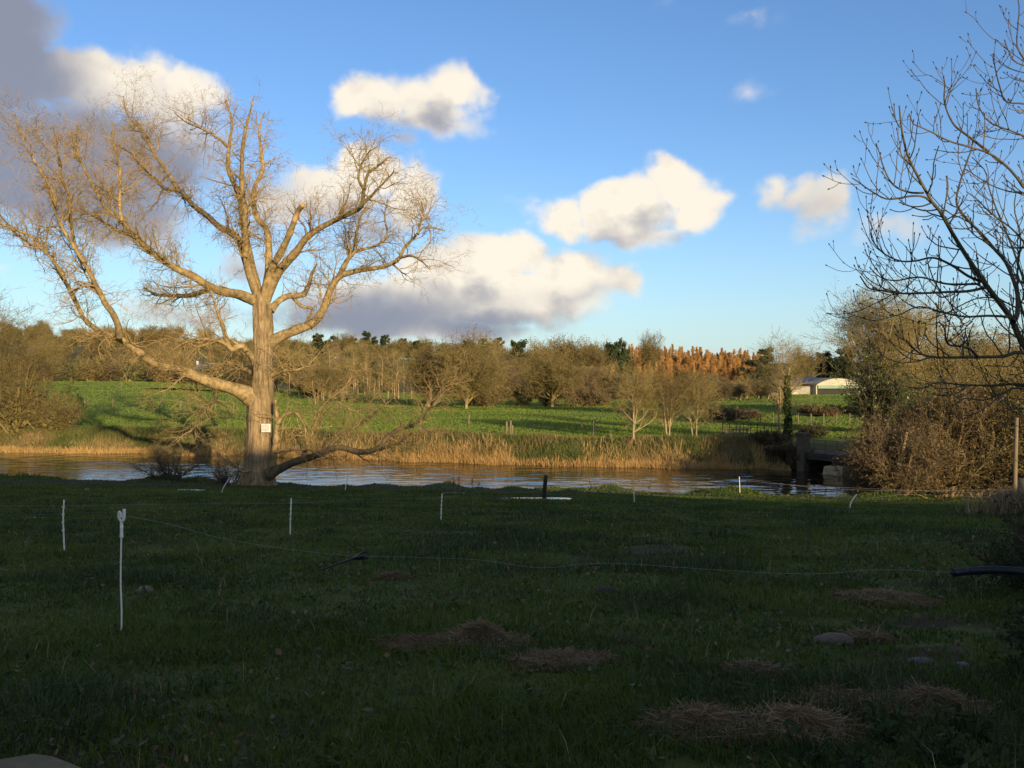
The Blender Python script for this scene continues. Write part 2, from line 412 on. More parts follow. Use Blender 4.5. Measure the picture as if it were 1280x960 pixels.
w.L.new(bg.outputs[0], wo.inputs[0])

# ------------------------------------------------------------------ ground sheet
def ax(pieces):
    out = []
    for a, b, s_ in pieces: out.append(np.arange(a, b, s_))
    return np.concatenate(out)
gx = ax([(0, 50, .5), (50, 120, 2), (120, 420, 6), (420, 3200, 90)]); gx = np.concatenate([-gx[:0:-1], gx])
gy = ax([(-150, 0, 5), (0, 40, .4), (40, 82, .25), (82, 130, 1.2), (130, 420, 4), (420, 800, 10), (800, 6000, 200)])
GX, GY = np.meshgrid(gx, gy); nx, ny = len(gx), len(gy)
GZ = gz(GX.ravel(), GY.ravel())
ii = (np.arange(ny - 1)[:, None] * nx + np.arange(nx - 1)[None]).ravel()
mb = MB(); mb.add(np.stack([GX.ravel(), GY.ravel(), GZ], 1), np.stack([ii, ii + 1, ii + nx + 1, ii + nx], 1))

n = mat('ground_grass'); geo = n.new('ShaderNodeNewGeometry'); pos = geo.outputs['Position']
big = n.noise(pos, 0.06, 4); mid = n.noise(pos, 0.6, 5, .6); fine = n.noise(pos, 9.0, 5, .7)
a_mud = n.new('ShaderNodeAttribute', attribute_name='mud').outputs['Fac']; a_far = n.new('ShaderNodeAttribute', attribute_name='far').outputs['Fac']; a_scrub = n.new('ShaderNodeAttribute', attribute_name='scrub').outputs['Fac']
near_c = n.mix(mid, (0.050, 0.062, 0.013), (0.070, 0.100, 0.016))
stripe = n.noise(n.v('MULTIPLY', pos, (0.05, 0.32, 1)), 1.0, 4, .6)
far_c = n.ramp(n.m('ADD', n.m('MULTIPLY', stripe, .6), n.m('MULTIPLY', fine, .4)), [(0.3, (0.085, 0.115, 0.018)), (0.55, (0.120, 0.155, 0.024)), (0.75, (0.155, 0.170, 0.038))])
scr_c = n.ramp(big, [(0.3, (0.07, 0.065, 0.03)), (0.5, (0.11, 0.09, 0.04)), (0.68, (0.085, 0.13, 0.035))])
mud_c = n.mix(fine, (0.022, 0.015, 0.009), (0.055, 0.038, 0.022))
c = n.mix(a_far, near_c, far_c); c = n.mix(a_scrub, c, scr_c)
c = n.mix(n.mr(n.m('ADD', a_mud, n.m('MULTIPLY', n.m('SUBTRACT', mid, .5), .9)), .35, .6), c, mud_c)
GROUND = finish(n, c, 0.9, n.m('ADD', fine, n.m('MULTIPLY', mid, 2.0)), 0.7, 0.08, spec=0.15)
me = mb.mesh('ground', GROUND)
e_ = near_edge(GX); f_ = far_edge(GX); U_ = GX / np.maximum(GY, 20) * F + 640
def mudmask(X, Y):
    e = near_edge(X)
    m = 1.0 * sst(e - 10, e - 6.0, Y) * (1 - sst(e - 4.0, e - 2.6, Y)) * (0.8 + 0.2 * sst(2, -6, X))
    m = m + 0.5 * sst(.53, .66, fbm(X * .45, Y * .45, 77)) * sst(40, 20, Y) + .75 * sst(.1, 1, np.exp(-((X - .38 * Y + .1) / 1.6) ** 2) * sst(3, 4, Y) * sst(9, 6.5, Y)) * sst(.42, .6, fbm(X * 1.3, Y * 1.3, 79))
    for (px, py, rx, ry, pz) in PUDDLES: m = np.maximum(m, 1.3 * sst(3.4, 1.2, ((X - px) / rx) ** 2 + ((Y - py) / ry) ** 2))
    m = np.maximum(m, 1.2 * sst(e + .2, e + .9, Y) * sst(far_edge(X) + 1.5, far_edge(X) + .4, Y))
    return m
mud = mudmask(GX, GY)
# worn track across the far meadow
trk = np.exp(-((GY - (88 + 0.10 * (GX - 5) + 1.5 * np.sin(GX * .1))) / 1.1) ** 2) * sst(0, 6, GX) * sst(30, 24, GX)
mud = np.maximum(mud, trk * .8)
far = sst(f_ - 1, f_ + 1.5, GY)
hillg = sst(225, 245, GY) * (1 - 0.85 * sst(.50, .54, fbm(GX * .010, GY * .008, 91)) * sst(330, 260, U_)) * (1 - 0.7 * sst(880, 980, U_) * sst(300, 240, GY))
bankg = sst(f_ + 6, f_ + 3, GY) * far
scr = np.maximum(hillg, bankg * .8)
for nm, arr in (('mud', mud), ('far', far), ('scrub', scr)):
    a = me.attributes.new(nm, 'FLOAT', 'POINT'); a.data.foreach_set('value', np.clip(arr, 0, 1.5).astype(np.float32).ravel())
structure('ground', me)

# ------------------------------------------------------------------ water
n = mat('river_water'); geo = n.new('ShaderNodeNewGeometry'); pos = geo.outputs['Position']
r1 = n.noise(n.v('MULTIPLY', pos, (.8, 2.2, 1)), 0.9, 4, .6); r2 = n.noise(n.v('MULTIPLY', pos, (1, 2.0, 1)), 4.5, 3, .5)
hgt = n.m('ADD', r1, n.m('MULTIPLY', r2, .3))
WATERM = finish(n, (0.018, 0.014, 0.008), 0.04, hgt, 0.25, 0.05, spec=0.5)
WATERM.node_tree.nodes['Principled BSDF'].inputs['IOR'].default_value = 1.33
def sheet(z, xs, ys):
    X, Y = np.meshgrid(xs, ys); k = (np.arange(len(ys) - 1)[:, None] * len(xs) + np.arange(len(xs) - 1)[None]).ravel()
    return MB().add(np.stack([X.ravel(), Y.ravel(), np.full(X.size, z)], 1), np.stack([k, k + 1, k + len(xs) + 1, k + len(xs)], 1))
# the river follows its two banks
xs = np.concatenate([np.linspace(-300, -62, 60), np.arange(-61.8, 40, .18), np.linspace(40.5, 300, 70)]); ny_ = 270
ya = near_edge(xs) - .3; yb = far_edge(xs) + 4.5
t_ = np.linspace(0, 1, ny_)[:, None]; X = np.broadcast_to(xs, (ny_, len(xs))); Y = ya * (1 - t_) + yb * t_
calm = .45 + 1.1 * fbm(X * .06, Y * .22, 202)
wave = (vnoise(X * .55, Y * 1.6, 203) - .5) * .042 + (vnoise(X * 1.3 + 9, Y * 2.9, 204) - .5) * .025 + (vnoise(X * .35, Y * .8, 205) - .5) * .05
k = (np.arange(ny_ - 1)[:, None] * len(xs) + np.arange(len(xs) - 1)[None]).ravel(); w_ = len(xs)
structure('river_water', MB().add(np.stack([X.ravel(), Y.ravel(), (WATER + wave * calm).ravel()], 1), np.stack([k, k + 1, k + w_ + 1, k + w_], 1)).mesh('river_water', WATERM))
n = mat('puddle_water'); PUDM = finish(n, (0.03, 0.025, 0.018), 0.03, spec=0.6)
for (px, py, rx, ry, pz) in PUDDLES:
    th = np.arange(40) / 40 * 2 * math.pi; rr_ = 1.15 * (0.8 + 0.45 * (fbm(np.cos(th) * 1.6 + px, np.sin(th) * 1.6 + py, 8) - .3))
    v = np.vstack([[(0, 0, 0)], np.stack([np.cos(th) * rx * rr_, np.sin(th) * ry * rr_, 0 * th], 1)]) + [px, py, pz - .012]
    structure('puddle', MB().add(v, None, [(0, i + 1, (i + 1) % 40 + 1) for i in range(40)]).mesh('puddle', PUDM))
# flood pool lying in the far left meadow
pp = cast(232, 487); th = np.arange(48) / 48 * 2 * math.pi
zz = gz(pp[0] + np.cos(th) * 8, pp[1] + np.sin(th) * 5).max() + .05
structure('flood_pool', MB().add(np.vstack([[(pp[0], pp[1], zz)], np.stack([pp[0] + np.cos(th) * 9 * (1 + .25 * np.sin(3 * th + 1)), pp[1] + np.sin(th) * 7 * (1 + .2 * np.cos(2 * th)), 0 * th + zz], 1)]), None, [(0, i + 1, (i + 1) % 48 + 1) for i in range(48)]).mesh('flood_pool', PUDM))
# ------------------------------------------------------------------ plant materials
M_BARK = bark('old_willow_bark', (0.10, 0.066, 0.032), (0.44, 0.31, 0.165), 8.0, 0.12, vary=0.08, bstr=1.0, bd=0.14)
M_LIMB = bark('limb_bark', (0.10, 0.07, 0.028), (0.42, 0.295, 0.14), 5.0, 0.8, vary=0.12)
M_DARKLIMB = bark('dark_limb_bark', (0.045, 0.035, 0.018), (0.16, 0.115, 0.06), 5.0, 0.6, vary=0.12)  # darker tone of the limb bark, used on a few limbs
M_TWIG = bark('willow_twig', (0.22, 0.145, 0.06), (0.42, 0.29, 0.12), 1.2, 0.6, vary=0.12, bstr=0.1)
M_STRIP = bark('bare_wood', (0.34, 0.20, 0.09), (0.46, 0.29, 0.14), 3, 0.3, vary=0.05)
M_ASH = bark('ash_bark', (0.055, 0.042, 0.026), (0.125, 0.10, 0.06), 5, 0.5, vary=0.1)
M_ASHT = bark('ash_twig', (0.07, 0.056, 0.032), (0.14, 0.112, 0.06), 3, 0.5, vary=0.1, bstr=0.1)
M_BUD = plain('ash_bud', (0.035, 0.028, 0.022))
M_BROWN = bark('brown_twig', (0.13, 0.092, 0.048), (0.25, 0.175, 0.09), 1.2, 0.5, vary=0.3, bstr=0.1)
M_OLIVE = bark('olive_twig', (0.15, 0.115, 0.042), (0.30, 0.225, 0.085), 1.0, 0.5, vary=0.25, bstr=0.1)
M_PALE = bark('pale_stem', (0.22, 0.16, 0.085), (0.42, 0.315, 0.17), 2.0, 0.3, vary=0.15)
M_DARKB = bark('dark_bark', (0.05, 0.038, 0.025), (0.12, 0.09, 0.055), 2.0, 0.3, vary=0.2)
M_LARCH = toned('larch_needles', [(0, (0.32, 0.155, 0.045)), (0.5, (0.47, 0.255, 0.08)), (1, (0.56, 0.355, 0.135))], vary=0.22)
M_EVER = toned('evergreen_leaf', [(0, (0.018, 0.032, 0.012)), (0.6, (0.04, 0.055, 0.018)), (1, (0.08, 0.085, 0.03))], 0.5, 0.15, vary=0.25)
M_IVY = toned('ivy_leaf', [(0, (0.03, 0.05, 0.012)), (0.6, (0.075, 0.095, 0.024)), (1, (0.18, 0.18, 0.05))], 0.4, 0.15)
M_AUT = toned('autumn_leaf', [(0, (0.07, 0.045, 0.02)), (0.45, (0.14, 0.10, 0.035)), (0.8, (0.20, 0.16, 0.05)), (1, (0.32, 0.24, 0.08))], 0.55, 0.25, vary=0.15)
M_RED = toned('russet_leaf', [(0, (0.07, 0.046, 0.022)), (0.6, (0.14, 0.092, 0.04)), (1, (0.24, 0.17, 0.07))], 0.6, 0.2, vary=0.15)
M_BRAM = toned('bramble_leaf', [(0, (0.012, 0.024, 0.010)), (0.7, (0.03, 0.05, 0.02)), (1, (0.06, 0.06, 0.026))], 0.85, 0.2, spec=.08)
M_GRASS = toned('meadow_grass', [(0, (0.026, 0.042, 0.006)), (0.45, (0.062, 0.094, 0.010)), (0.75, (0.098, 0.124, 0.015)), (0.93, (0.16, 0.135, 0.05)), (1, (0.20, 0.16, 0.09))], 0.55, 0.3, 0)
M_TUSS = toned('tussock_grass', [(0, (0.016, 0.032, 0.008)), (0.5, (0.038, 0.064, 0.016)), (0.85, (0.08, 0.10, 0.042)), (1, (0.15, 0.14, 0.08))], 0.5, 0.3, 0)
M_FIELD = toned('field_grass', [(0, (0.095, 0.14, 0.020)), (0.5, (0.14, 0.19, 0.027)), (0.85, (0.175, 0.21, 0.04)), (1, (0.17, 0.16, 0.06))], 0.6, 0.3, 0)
M_REED = toned('reed', [(0, (0.34, 0.20, 0.07)), (0.5, (0.54, 0.35, 0.13)), (1, (0.68, 0.50, 0.25))], 0.6, 0.35, 0)
M_WEED = toned('bank_weed', [(0, (0.07, 0.10, 0.024)), (0.35, (0.13, 0.15, 0.038)), (0.6, (0.20, 0.155, 0.06)), (0.85, (0.26, 0.19, 0.075)), (1, (0.36, 0.25, 0.11))], 0.65, 0.3, 0)
M_STRAW = toned('straw', [(0, (0.10, 0.062, 0.030)), (0.5, (0.26, 0.175, 0.09)), (1, (0.50, 0.38, 0.23))], 0.6, 0.2, 0)
M_DUNG = plain('rotting_straw', (0.07, 0.045, 0.026), (0.03, 0.021, 0.013), 20, 0.9, 0.8)

def wiggle(p, amp, seed):
    g_ = np.random.default_rng(seed); n_ = len(p); o = np.zeros((n_, 3))
    for f_ in (2, 4, 7): o += g_.normal(size=3) * np.sin(np.linspace(0, f_ * math.pi, n_)[:, None] + g_.random(3) * 6) / f_
    return p + o * amp * np.linspace(0, 1, n_)[:, None]

# ------------------------------------------------------------------ the old willow on the near bank
D0 = 47.0
base = np.array([(323 - 640) / F * D0, D0, gz1((323 - 640) / F * D0, D0) - 0.05])
willow = thing('willow_tree', 'huge old bare tree with thick pale trunk on the near river bank', 'tree', base)
def tr(pts, dy0, dy1, n, power=1.0):
    """limb traced as (x, y, half width) in photo pixels, leaving the trunk plane by dy0 -> dy1 metres"""
    k = np.linspace(0, 1, len(pts)); out = []
    for (x, y, r_), q in zip(pts, k):
        dd = D0 + dy0 + (dy1 - dy0) * q ** power
        out.append([*(at(x, y, dd) - base), r_ * dd / F])
    o = resample(out, n); return o[:, :3], o[:, 3]
tp, trad = tr([(323, 606, 22), (323, 596, 19.4), (323.5, 580, 17.2), (324, 560, 16), (324.5, 530, 15), (325, 510, 15.2), (327, 490, 14), (328, 470, 12), (329, 440, 11), (329, 405, 12), (328, 385, 11.5), (326, 368, 8)], 0, 0, 70)
S_ = 28
v, q = tube_arrays(tp[None], trad[None], S_)
V = v.reshape(70, S_, 3); c_ = tp[:, None, :]; th = np.arange(S_) / S_ * 2 * math.pi
zz = np.linspace(0, 1, 70)[:, None]
knot = .5 * fbm(np.cos(th) * 5 + 3 + 0 * zz, np.sin(th) * 5 + zz * 26, 14) - .23
flute = 1 + .22 * knot + 0.07 * np.sin(th * 5 + 2 * zz * 3) + 0.05 * np.sin(th * 9 + 1.3) + 0.16 * (fbm(np.cos(th) * 2 + 5 + 0 * zz, np.sin(th) * 2 + zz * 14, 4) - .47) + 0.16 * np.exp(-zz * 22) * (0.5 + 0.5 * np.sin(th * 4 + .6))
V = c_ + (V - c_) * flute[:, :, None]
link('trunk', MB().add(V.reshape(-1, 3), q).mesh('trunk', M_BARK), willow)

LIMBS = [  # (points, dy0, dy1, twig density, label)
 ([(322, 503, 13), (305, 491, 11.5), (287, 484, 9.5), (265, 478, 8.5), (235, 466, 8.2), (205, 457, 7.5), (187, 451, 7.2), (170, 437, 6.6), (150, 423, 5.6), (127, 415, 4.4), (107, 401, 4.0), (96, 380, 3.6), (73, 338, 3.0), (47, 300, 2.6), (27, 290, 2.1), (0, 279, 1.7), (-25, 262, 1.2)], 0, -7, 1.0),
 ([(150, 421, 5), (147, 405, 4.6), (140, 390, 4.2), (132, 380, 4), (110, 337, 3.4), (97, 315, 3), (89, 280, 2.6), (86, 242, 2.3), (77, 225, 2), (72, 187, 1.5), (66, 158, .9)], -5, -9, 1.5),
 ([(105, 328, 3), (82, 292, 2.5), (70, 267, 2.3), (66, 240, 2), (54, 217, 1.8), (37, 190, 1.4), (24, 162, 1.1), (18, 140, .8)], -8, -10, 1.5),
 ([(80, 345, 2.6), (60, 318, 2.2), (44, 308, 2), (20, 292, 1.8), (-8, 262, 1.5), (-30, 235, 1)], -7, -4, 1.2),
 ([(322, 378, 8), (300, 368, 7.5), (280, 365, 7), (260, 357, 6.5), (240, 344, 6), (222, 336, 5.5), (200, 322, 5), (182, 307, 4.4), (165, 292, 4), (150, 275, 3.6), (132, 260, 3.2), (120, 240, 2.8), (110, 222, 2.4), (100, 200, 1.9), (95, 172, 1.4), (98, 150, .8)], 0, -5, 1.4),
 ([(152, 277, 3), (150, 258, 2.7), (150, 235, 2.3), (149, 210, 1.8), (143, 185, 1.3), (140, 160, .8)], -3.5, -2, 1.6),
 ([(168, 295, 3), (150, 290, 2.4), (135, 280, 2), (118, 270, 1.7), (100, 262, 1.2)], -3, 0, 1.2),
 ([(318, 376, 7), (300, 371, 5.5), (278, 362, 5), (258, 363, 4.4), (238, 369, 3.8), (215, 370, 3), (196, 368, 2.2), (180, 360, 1.6)], 0, 4, 1.1),
 ([(326, 380, 8), (318, 350, 7), (311, 320, 6.3), (306, 290, 5.6), (303, 262, 5), (300, 245, 4.6), (292, 228, 4), (285, 207, 3.4), (286, 182, 2.8), (289, 150, 2), (281, 125, 1.2)], 0, 2, 1.0),
 ([(318, 362, 6), (308, 330, 5.2), (300, 305, 5), (291, 292, 5), (275, 284, 5), (260, 270, 4.7), (240, 255, 4.2), (226, 238, 3.6), (207, 236, 3), (195, 225, 2.6), (175, 207, 2.1), (162, 192, 1.6), (140, 180, 1)], 0, 5, 1.2),
 ([(222, 236, 3), (207, 212, 2.7), (193, 192, 2.3), (180, 167, 1.8), (160, 145, 1.4), (155, 120, .8)], 4, 7, 1.4),
 ([(285, 184, 2.6), (272, 172, 2.1), (250, 160, 1.7), (232, 152, 1.3), (218, 140, .8)], 2, 5, 1.1),
 ([(322, 372, 6.5), (310, 335, 5.5), (307, 310, 5), (306, 285, 4.6), (306, 262, 4.2), (302, 225, 3.6), (304, 180, 2.8), (310, 148, 2), (316, 124, 1.1)], 0, -3, 1.1),
 ([(330, 372, 7), (335, 345, 6), (336, 310, 5.2), (334, 288, 4.6), (321, 270, 4.2), (317, 240, 3.8), (328, 210, 3), (325, 182, 2.5), (324, 160, 1.6), (330, 140, .9)], 0, 3, 1.0),
 ([(330, 375, 7), (338, 340, 6), (350, 317, 5.6), (362, 292, 5), (372, 265, 4.4), (380, 256, 3.8)], 0, -3, 0.5),
 ([(330, 372, 6), (336, 337, 4.6), (337, 310, 4.2), (336, 296, 3.8)], 0, 1, 0.3),
 ([(330, 380, 8), (345, 345, 7), (358, 328, 6.4), (370, 315, 5.8), (382, 298, 5.2), (400, 285, 4.6), (420, 275, 4.2), (440, 265, 3.8), (452, 257, 3.3), (455, 237, 2.8), (460, 217, 2.4), (475, 206, 1.9), (488, 196, 1.2)], 0, -4, 1.1),
 ([(450, 258, 2.8), (462, 247, 2.3), (472, 237, 2), (485, 222, 1.4), (492, 212, .9)], -3.5, -6, 1.1),
 ([(455, 237, 2.4), (448, 222, 1.9), (452, 205, 1.6), (462, 190, 1.2), (472, 182, .7)], -3.5, -2, 1.5),
 ([(338, 428, 10), (352, 420, 7.6), (369, 413, 7), (392, 403, 6.4), (405, 385, 5.8), (413, 362, 5.4), (424, 346, 5), (438, 341, 4.5), (455, 337, 4.1), (475, 334, 3.7), (497, 325, 3.3), (505, 310, 2.8), (520, 295, 2.4), (527, 285, 2), (542, 284, 1.6), (556, 288, 1)], 0, -3, 0.9),
 ([(500, 322, 2.2), (514, 320, 1.8), (526, 325, 1.5), (538, 337, .9)], -3, -5, 1.0),
 ([(522, 293, 2), (525, 280, 1.7), (529, 265, 1.3), (526, 252, .8)], -3, -1, 1.4),
 ([(424, 345, 4), (434, 325, 3.4), (442, 315, 3), (446, 295, 2.4), (450, 275, 2), (456, 260, 1.3)], -1, 3, 1.1),
 ([(442, 315, 2.6), (457, 311, 2.3), (472, 306, 2), (484, 292, 1.7), (481, 270, 1.4), (484, 250, .9)], 1, 4, 1.0),
 ([(338, 388, 6.5), (349, 376, 5), (362, 370, 4.6), (379, 368, 4.4), (385, 357, 3.6), (389, 342, 2.6), (396, 330, 1.6)], 0, 2, 0.8),
 ([(366, 371, 3), (376, 382, 2.6), (388, 385, 2.4), (391, 391, 2.2), (384, 400, 1.5), (390, 412, 1)], 1, 0, 0.6),
 ([(336, 469, 5), (346, 467, 2.6), (356, 463, 2.4), (374, 462, 2), (386, 455, 1.2)], 0, -1.5, 1.0),
 ([(322, 458, 6), (312, 443, 5), (301, 432, 4.6), (288, 436, 4.2), (279, 408, 3), (271, 388, 2.2), (262, 362, 1.4)], 0, -2, 0.9),
 ([(322, 470, 5), (308, 463, 4), (294, 461, 3.4), (272, 469, 2.4), (255, 470, 1.6)], 0, 3, 1.1),
 ([(288, 434, 3), (270, 425, 2.4), (248, 424, 2), (228, 430, 1.5), (210, 442, .9)], -1, -3, 1.2),
 ([(267, 480, 3.4), (270, 500, 2.8), (257, 508, 2.4), (246, 527, 1.9), (236, 542, 1.5), (222, 550, 1)], -.8, -2, 1.2),
 ([(338, 594, 7), (342, 573, 5), (345, 545, 4.4), (347, 527, 4), (345, 510, 3.2), (344, 500, 2)], 0, -1, 0.6),
 ([(347, 529, 3.6), (355, 519, 3), (368, 516, 2.6), (377, 525, 2), (380, 534, 1.5), (374, 542, 1)], -.7, -1.6, 0.8),
 ([(334, 594, 9), (350, 586, 6.8), (370, 577, 6), (387, 572, 5.4), (405, 565, 5), (425, 559, 4.8), (450, 565, 4.6), (472, 561, 4.2), (484, 547, 3.7), (500, 536, 3.3), (520, 530, 2.9), (530, 512, 2.4), (536, 498, 1.9), (540, 482, 1)], -.5, 1, 0.7),
 ([(530, 524, 2.4), (540, 508, 2), (550, 492, 1.8), (560, 480, 1.4), (574, 470, .8)], 1, 2, 1.3),
 ([(474, 562, 2.6), (490, 557, 2.2), (502, 552, 1.9), (513, 541, 1.2)], .6, 0, 0.8),
 ([(378, 574, 3.6), (384, 555, 3.2), (390, 540, 3), (397, 522, 2.6), (401, 510, 2.3), (412, 499, 2), (430, 485, 1.7), (441, 470, 1.3), (452, 454, .8)], -.3, -3, 1.3),
 ([(412, 499, 1.8), (426, 505, 1.5), (445, 515, 1)], -1.5, -3, 1.2),
 ([(408, 563, 3), (425, 545, 2.6), (450, 530, 2.2), (475, 512, 1.8), (494, 495, 1)], 0, 2, 1.3),
 ([(346, 566, 2), (362, 563, 1.8), (382, 562, 1.7), (396, 567, 1.5), (409, 573, 1)], -.8, -1.8, 0.8),
 ([(316, 585, 4), (303, 590, 1.8), (292, 580, 1.3), (280, 574, .8)], -.6, -1.6, 2.2)]
BROKEN = {14, 15}
DARK_LIMBS = {33, 34, 35, 38, 30, 9, 7}; SPARSE = {32, 33, 34, 35, 36, 37, 38, 39, 31}
wrng = np.random.default_rng(5)
for li, (pts, dy0, dy1, den) in enumerate(LIMBS):
    pc, rc = tr(pts, dy0, dy1, 40)
    pc = wiggle(pc, 0.06, li)
    rc = rc * (.86 - .16 * np.linspace(0, 1, 40)) * (1 + 0.22 * (fbm(np.arange(40) * .5, np.full(40, li * 3.3), 2) - .47) * 2)
    mb = MB(); mb.tubes(pc[None], rc[None], 9, cap=True)
    if li in BROKEN: mb.tubes(pc[None, -9:] + [0, -.01, 0], rc[None, -9:] * 1.03, 9, m=1, cap=True)
    A_, B_ = pc[None], rc[None]
    if li not in BROKEN:
        Pm, Rm = grow(A_, B_, gap=(1.2 if li in SPARSE else .85) / den, t0=.2, t1=.95, ang=46, asd=14, length=2.2 if li in SPARSE else 2.3, lsd=.3, tipshort=.68, P_=40, wig=.075, trop=(0, 0, .012), rr=.55, rmax=.06, rtip=.22, rg=wrng)
        mb.tubes(Pm, Rm, 5)
        A_ = np.concatenate([A_, Pm]); B_ = np.concatenate([B_, Rm])
    lo = link('limb', mb.mesh('limb', [M_DARKLIMB if li in DARK_LIMBS else M_LIMB, M_STRIP]), willow)
    P1, R1 = grow(A_, B_, gap=(0.30 if li in SPARSE else 0.27) / den, t0=0.16 if den > .6 else .45, ang=52, asd=20, length=1.5, lsd=.45, tipshort=.5, P_=7, wig=.26, trop=(0, 0, .04), rr=.5, rmax=.026, rtip=.35, rg=wrng)
    P2, R2 = grow(P1, R1, gap=.25, t0=.15, ang=48, asd=18, length=.9, lsd=.4, P_=5, wig=.28, trop=(0, 0, .02), rr=.62, rmax=.0125, rtip=.5, rg=wrng)
    P3, R3 = grow(P2, R2, gap=.2, t0=.15, ang=45, asd=18, length=.52, lsd=.4, P_=4, wig=.28, trop=(0, 0, -.04), rabs=.0068, rtip=.6, rg=wrng)
    tb = MB(); tb.tubes(P1, R1, 4).tubes(P2, R2, 3).tubes(P3, R3, 3)
    link('twigs', tb.mesh('twigs', M_TWIG), lo)

# white notice nailed to the trunk
c = at(332.5, 535, D0 - 0.72)
nt = thing('tree_notice', 'small white notice board nailed to the trunk of the big bare tree', 'sign', c, rz=R(6))
mb = MB(); mb.box((-.235, -.012, -.22), (.235, .012, .22)); link('board', mb.mesh('board', plain('white_board', (.56, .54, .49), (.48, .46, .41), 3, .6), False), nt)
mb = MB(); mb.box((-.012, -.016, -.21), (.010, -.0135, .21))
for z_ in (-.13, -.085, -.04, .04, .085, .13): mb.box((-.19, -.016, z_ - .007), (-.05, -.0135, z_ + .007)); mb.box((.05, -.016, z_ - .007), (.18 - abs(z_) * .4, -.0135, z_ + .007))
link('print', mb.mesh('print', plain('notice_print', (.08, .075, .07), rough=.7), False), nt)

# ------------------------------------------------------------------ overhanging ash on the right, trunk outside the picture
DA = 13.0
ab = np.array([(1452 - 640) / F * 13.6, 13.6, 0.0]); ab[2] = gz1(ab[0], ab[1]) - .05
ash = thing('ash_tree', 'dark bare branches with upturned budded tips reaching in from the right edge', 'tree', ab)
def ta(pts, dy0, dy1, n):
    k = np.linspace(0, 1, len(pts)); out = []
    for i, (x, y) in enumerate(pts):
        dd = DA + dy0 + (dy1 - dy0) * k[i]; out.append(at(x, y, dd) - ab)
    return resample(out, n)
tk = resample([(0, 0, 0, .27), (-.03, 0, .9, .23), (-.05, .02, 2, .21), (.05, 0, 4, .19), (.0, .1, 6.5, .15), (-.2, .1, 9, .09), (-.3, .2, 11, .03)], 30)
mb = MB(); mb.tubes(tk[None, :, :3], tk[None, :, 3], 14); link('trunk', mb.mesh('trunk', M_ASH), ash)
ASHL = [  # pixels, radii (px) start/end, dy0, dy1
 ([(1445, 560), (1380, 512), (1320, 470), (1280, 432), (1265, 400), (1250, 380), (1232, 357), (1217, 335), (1202, 312), (1187, 287), (1175, 265), (1167, 257), (1150, 227), (1137, 202), (1130, 180), (1126, 155), (1124, 132)], 9, 1.2, .5, -1),
 ([(1266, 402), (1271, 395), (1272, 370), (1267, 350), (1257, 327), (1242, 310), (1227, 292), (1210, 275), (1200, 262), (1196, 250), (1202, 225), (1212, 190), (1215, 168)], 4.4, 1, 0, 1.5),
 ([(1236, 358), (1210, 364), (1180, 365), (1150, 366), (1122, 367), (1100, 364), (1085, 360), (1074, 345)], 2.8, 1, 0, -1.5),
 ([(1225, 355), (1185, 355), (1150, 347), (1120, 350), (1102, 346), (1088, 335)], 2.2, .9, 0, 1),
 ([(1226, 352), (1210, 345), (1190, 332), (1167, 322), (1145, 326), (1125, 326), (1105, 317), (1092, 302), (1089, 292)], 2.6, .9, 0, -1),
 ([(1263, 396), (1235, 395), (1210, 396), (1190, 392), (1172, 388), (1150, 384), (1130, 392)], 2.4, .9, 0, -2),
 ([(1440, 520), (1360, 462), (1280, 441), (1255, 445), (1222, 446), (1190, 447), (1165, 446), (1147, 440), (1132, 425)], 6, 1, .5, -2),
 ([(1222, 446), (1210, 435), (1185, 430), (1180, 412), (1174, 402)], 2.4, .9, -1, -2),
 ([(1440, 560), (1360, 500), (1280, 480), (1235, 481), (1197, 480), (1170, 477), (1150, 486), (1130, 484)], 4.6, .9, .5, 1.5),
 ([(1455, 570), (1360, 510), (1280, 486), (1255, 491), (1230, 500), (1205, 498), (1190, 508)], 4, .9, .6, -1),
 ([(1455, 470), (1400, 360), (1350, 290), (1280, 235), (1270, 220), (1252, 202), (1235, 190), (1210, 182), (1185, 175), (1160, 162), (1142, 155), (1136, 142)], 5, 1, .6, -.5),
 ([(1236, 190), (1210, 170), (1192, 155), (1181, 130), (1181, 105), (1180, 95)], 2.4, .9, 0, 1),
 ([(1455, 350), (1400, 262), (1340, 196), (1280, 170), (1260, 162), (1235, 152), (1222, 130), (1220, 110)], 4, .9, .6, .8),
 ([(1454, 300), (1400, 202), (1330, 142), (1280, 130), (1257, 127), (1250, 110), (1245, 85), (1243, 68)], 3.6, .9, .6, -.5),
 ([(1454, 250), (1400, 162), (1330, 110), (1280, 82), (1267, 77), (1257, 57), (1255, 50)], 3.2, .9, .6, .4),
 ([(1453, 220), (1380, 150), (1315, 110), (1276, 66), (1273, 35), (1275, 10), (1272, -12)], 3, .9, .6, .4),
 ([(1163, 252), (1155, 246), (1140, 245), (1110, 249), (1090, 240), (1075, 230), (1065, 222)], 2, .8, -.5, -1.5),
 ([(1155, 241), (1135, 240), (1115, 230), (1104, 207), (1100, 192), (1095, 178)], 1.9, .8, -.5, 0),
 ([(1455, 520), (1370, 450), (1300, 392), (1262, 300), (1246, 262), (1235, 230), (1232, 214), (1215, 196)], 4, .9, .6, 2),
 ([(1455, 490), (1370, 402), (1305, 335), (1268, 290), (1240, 268), (1222, 250), (1208, 240)], 4, .9, .6, 0),
 ([(1455, 540), (1370, 470), (1300, 408), (1262, 380), (1225, 372), (1185, 390), (1160, 400)], 3.4, .8, .6, 2),
 ([(1455, 570), (1370, 510), (1330, 470), (1290, 420), (1272, 360), (1276, 300), (1268, 262), (1270, 240)], 4, .9, .6, 0)]
arng = np.random.default_rng(23)
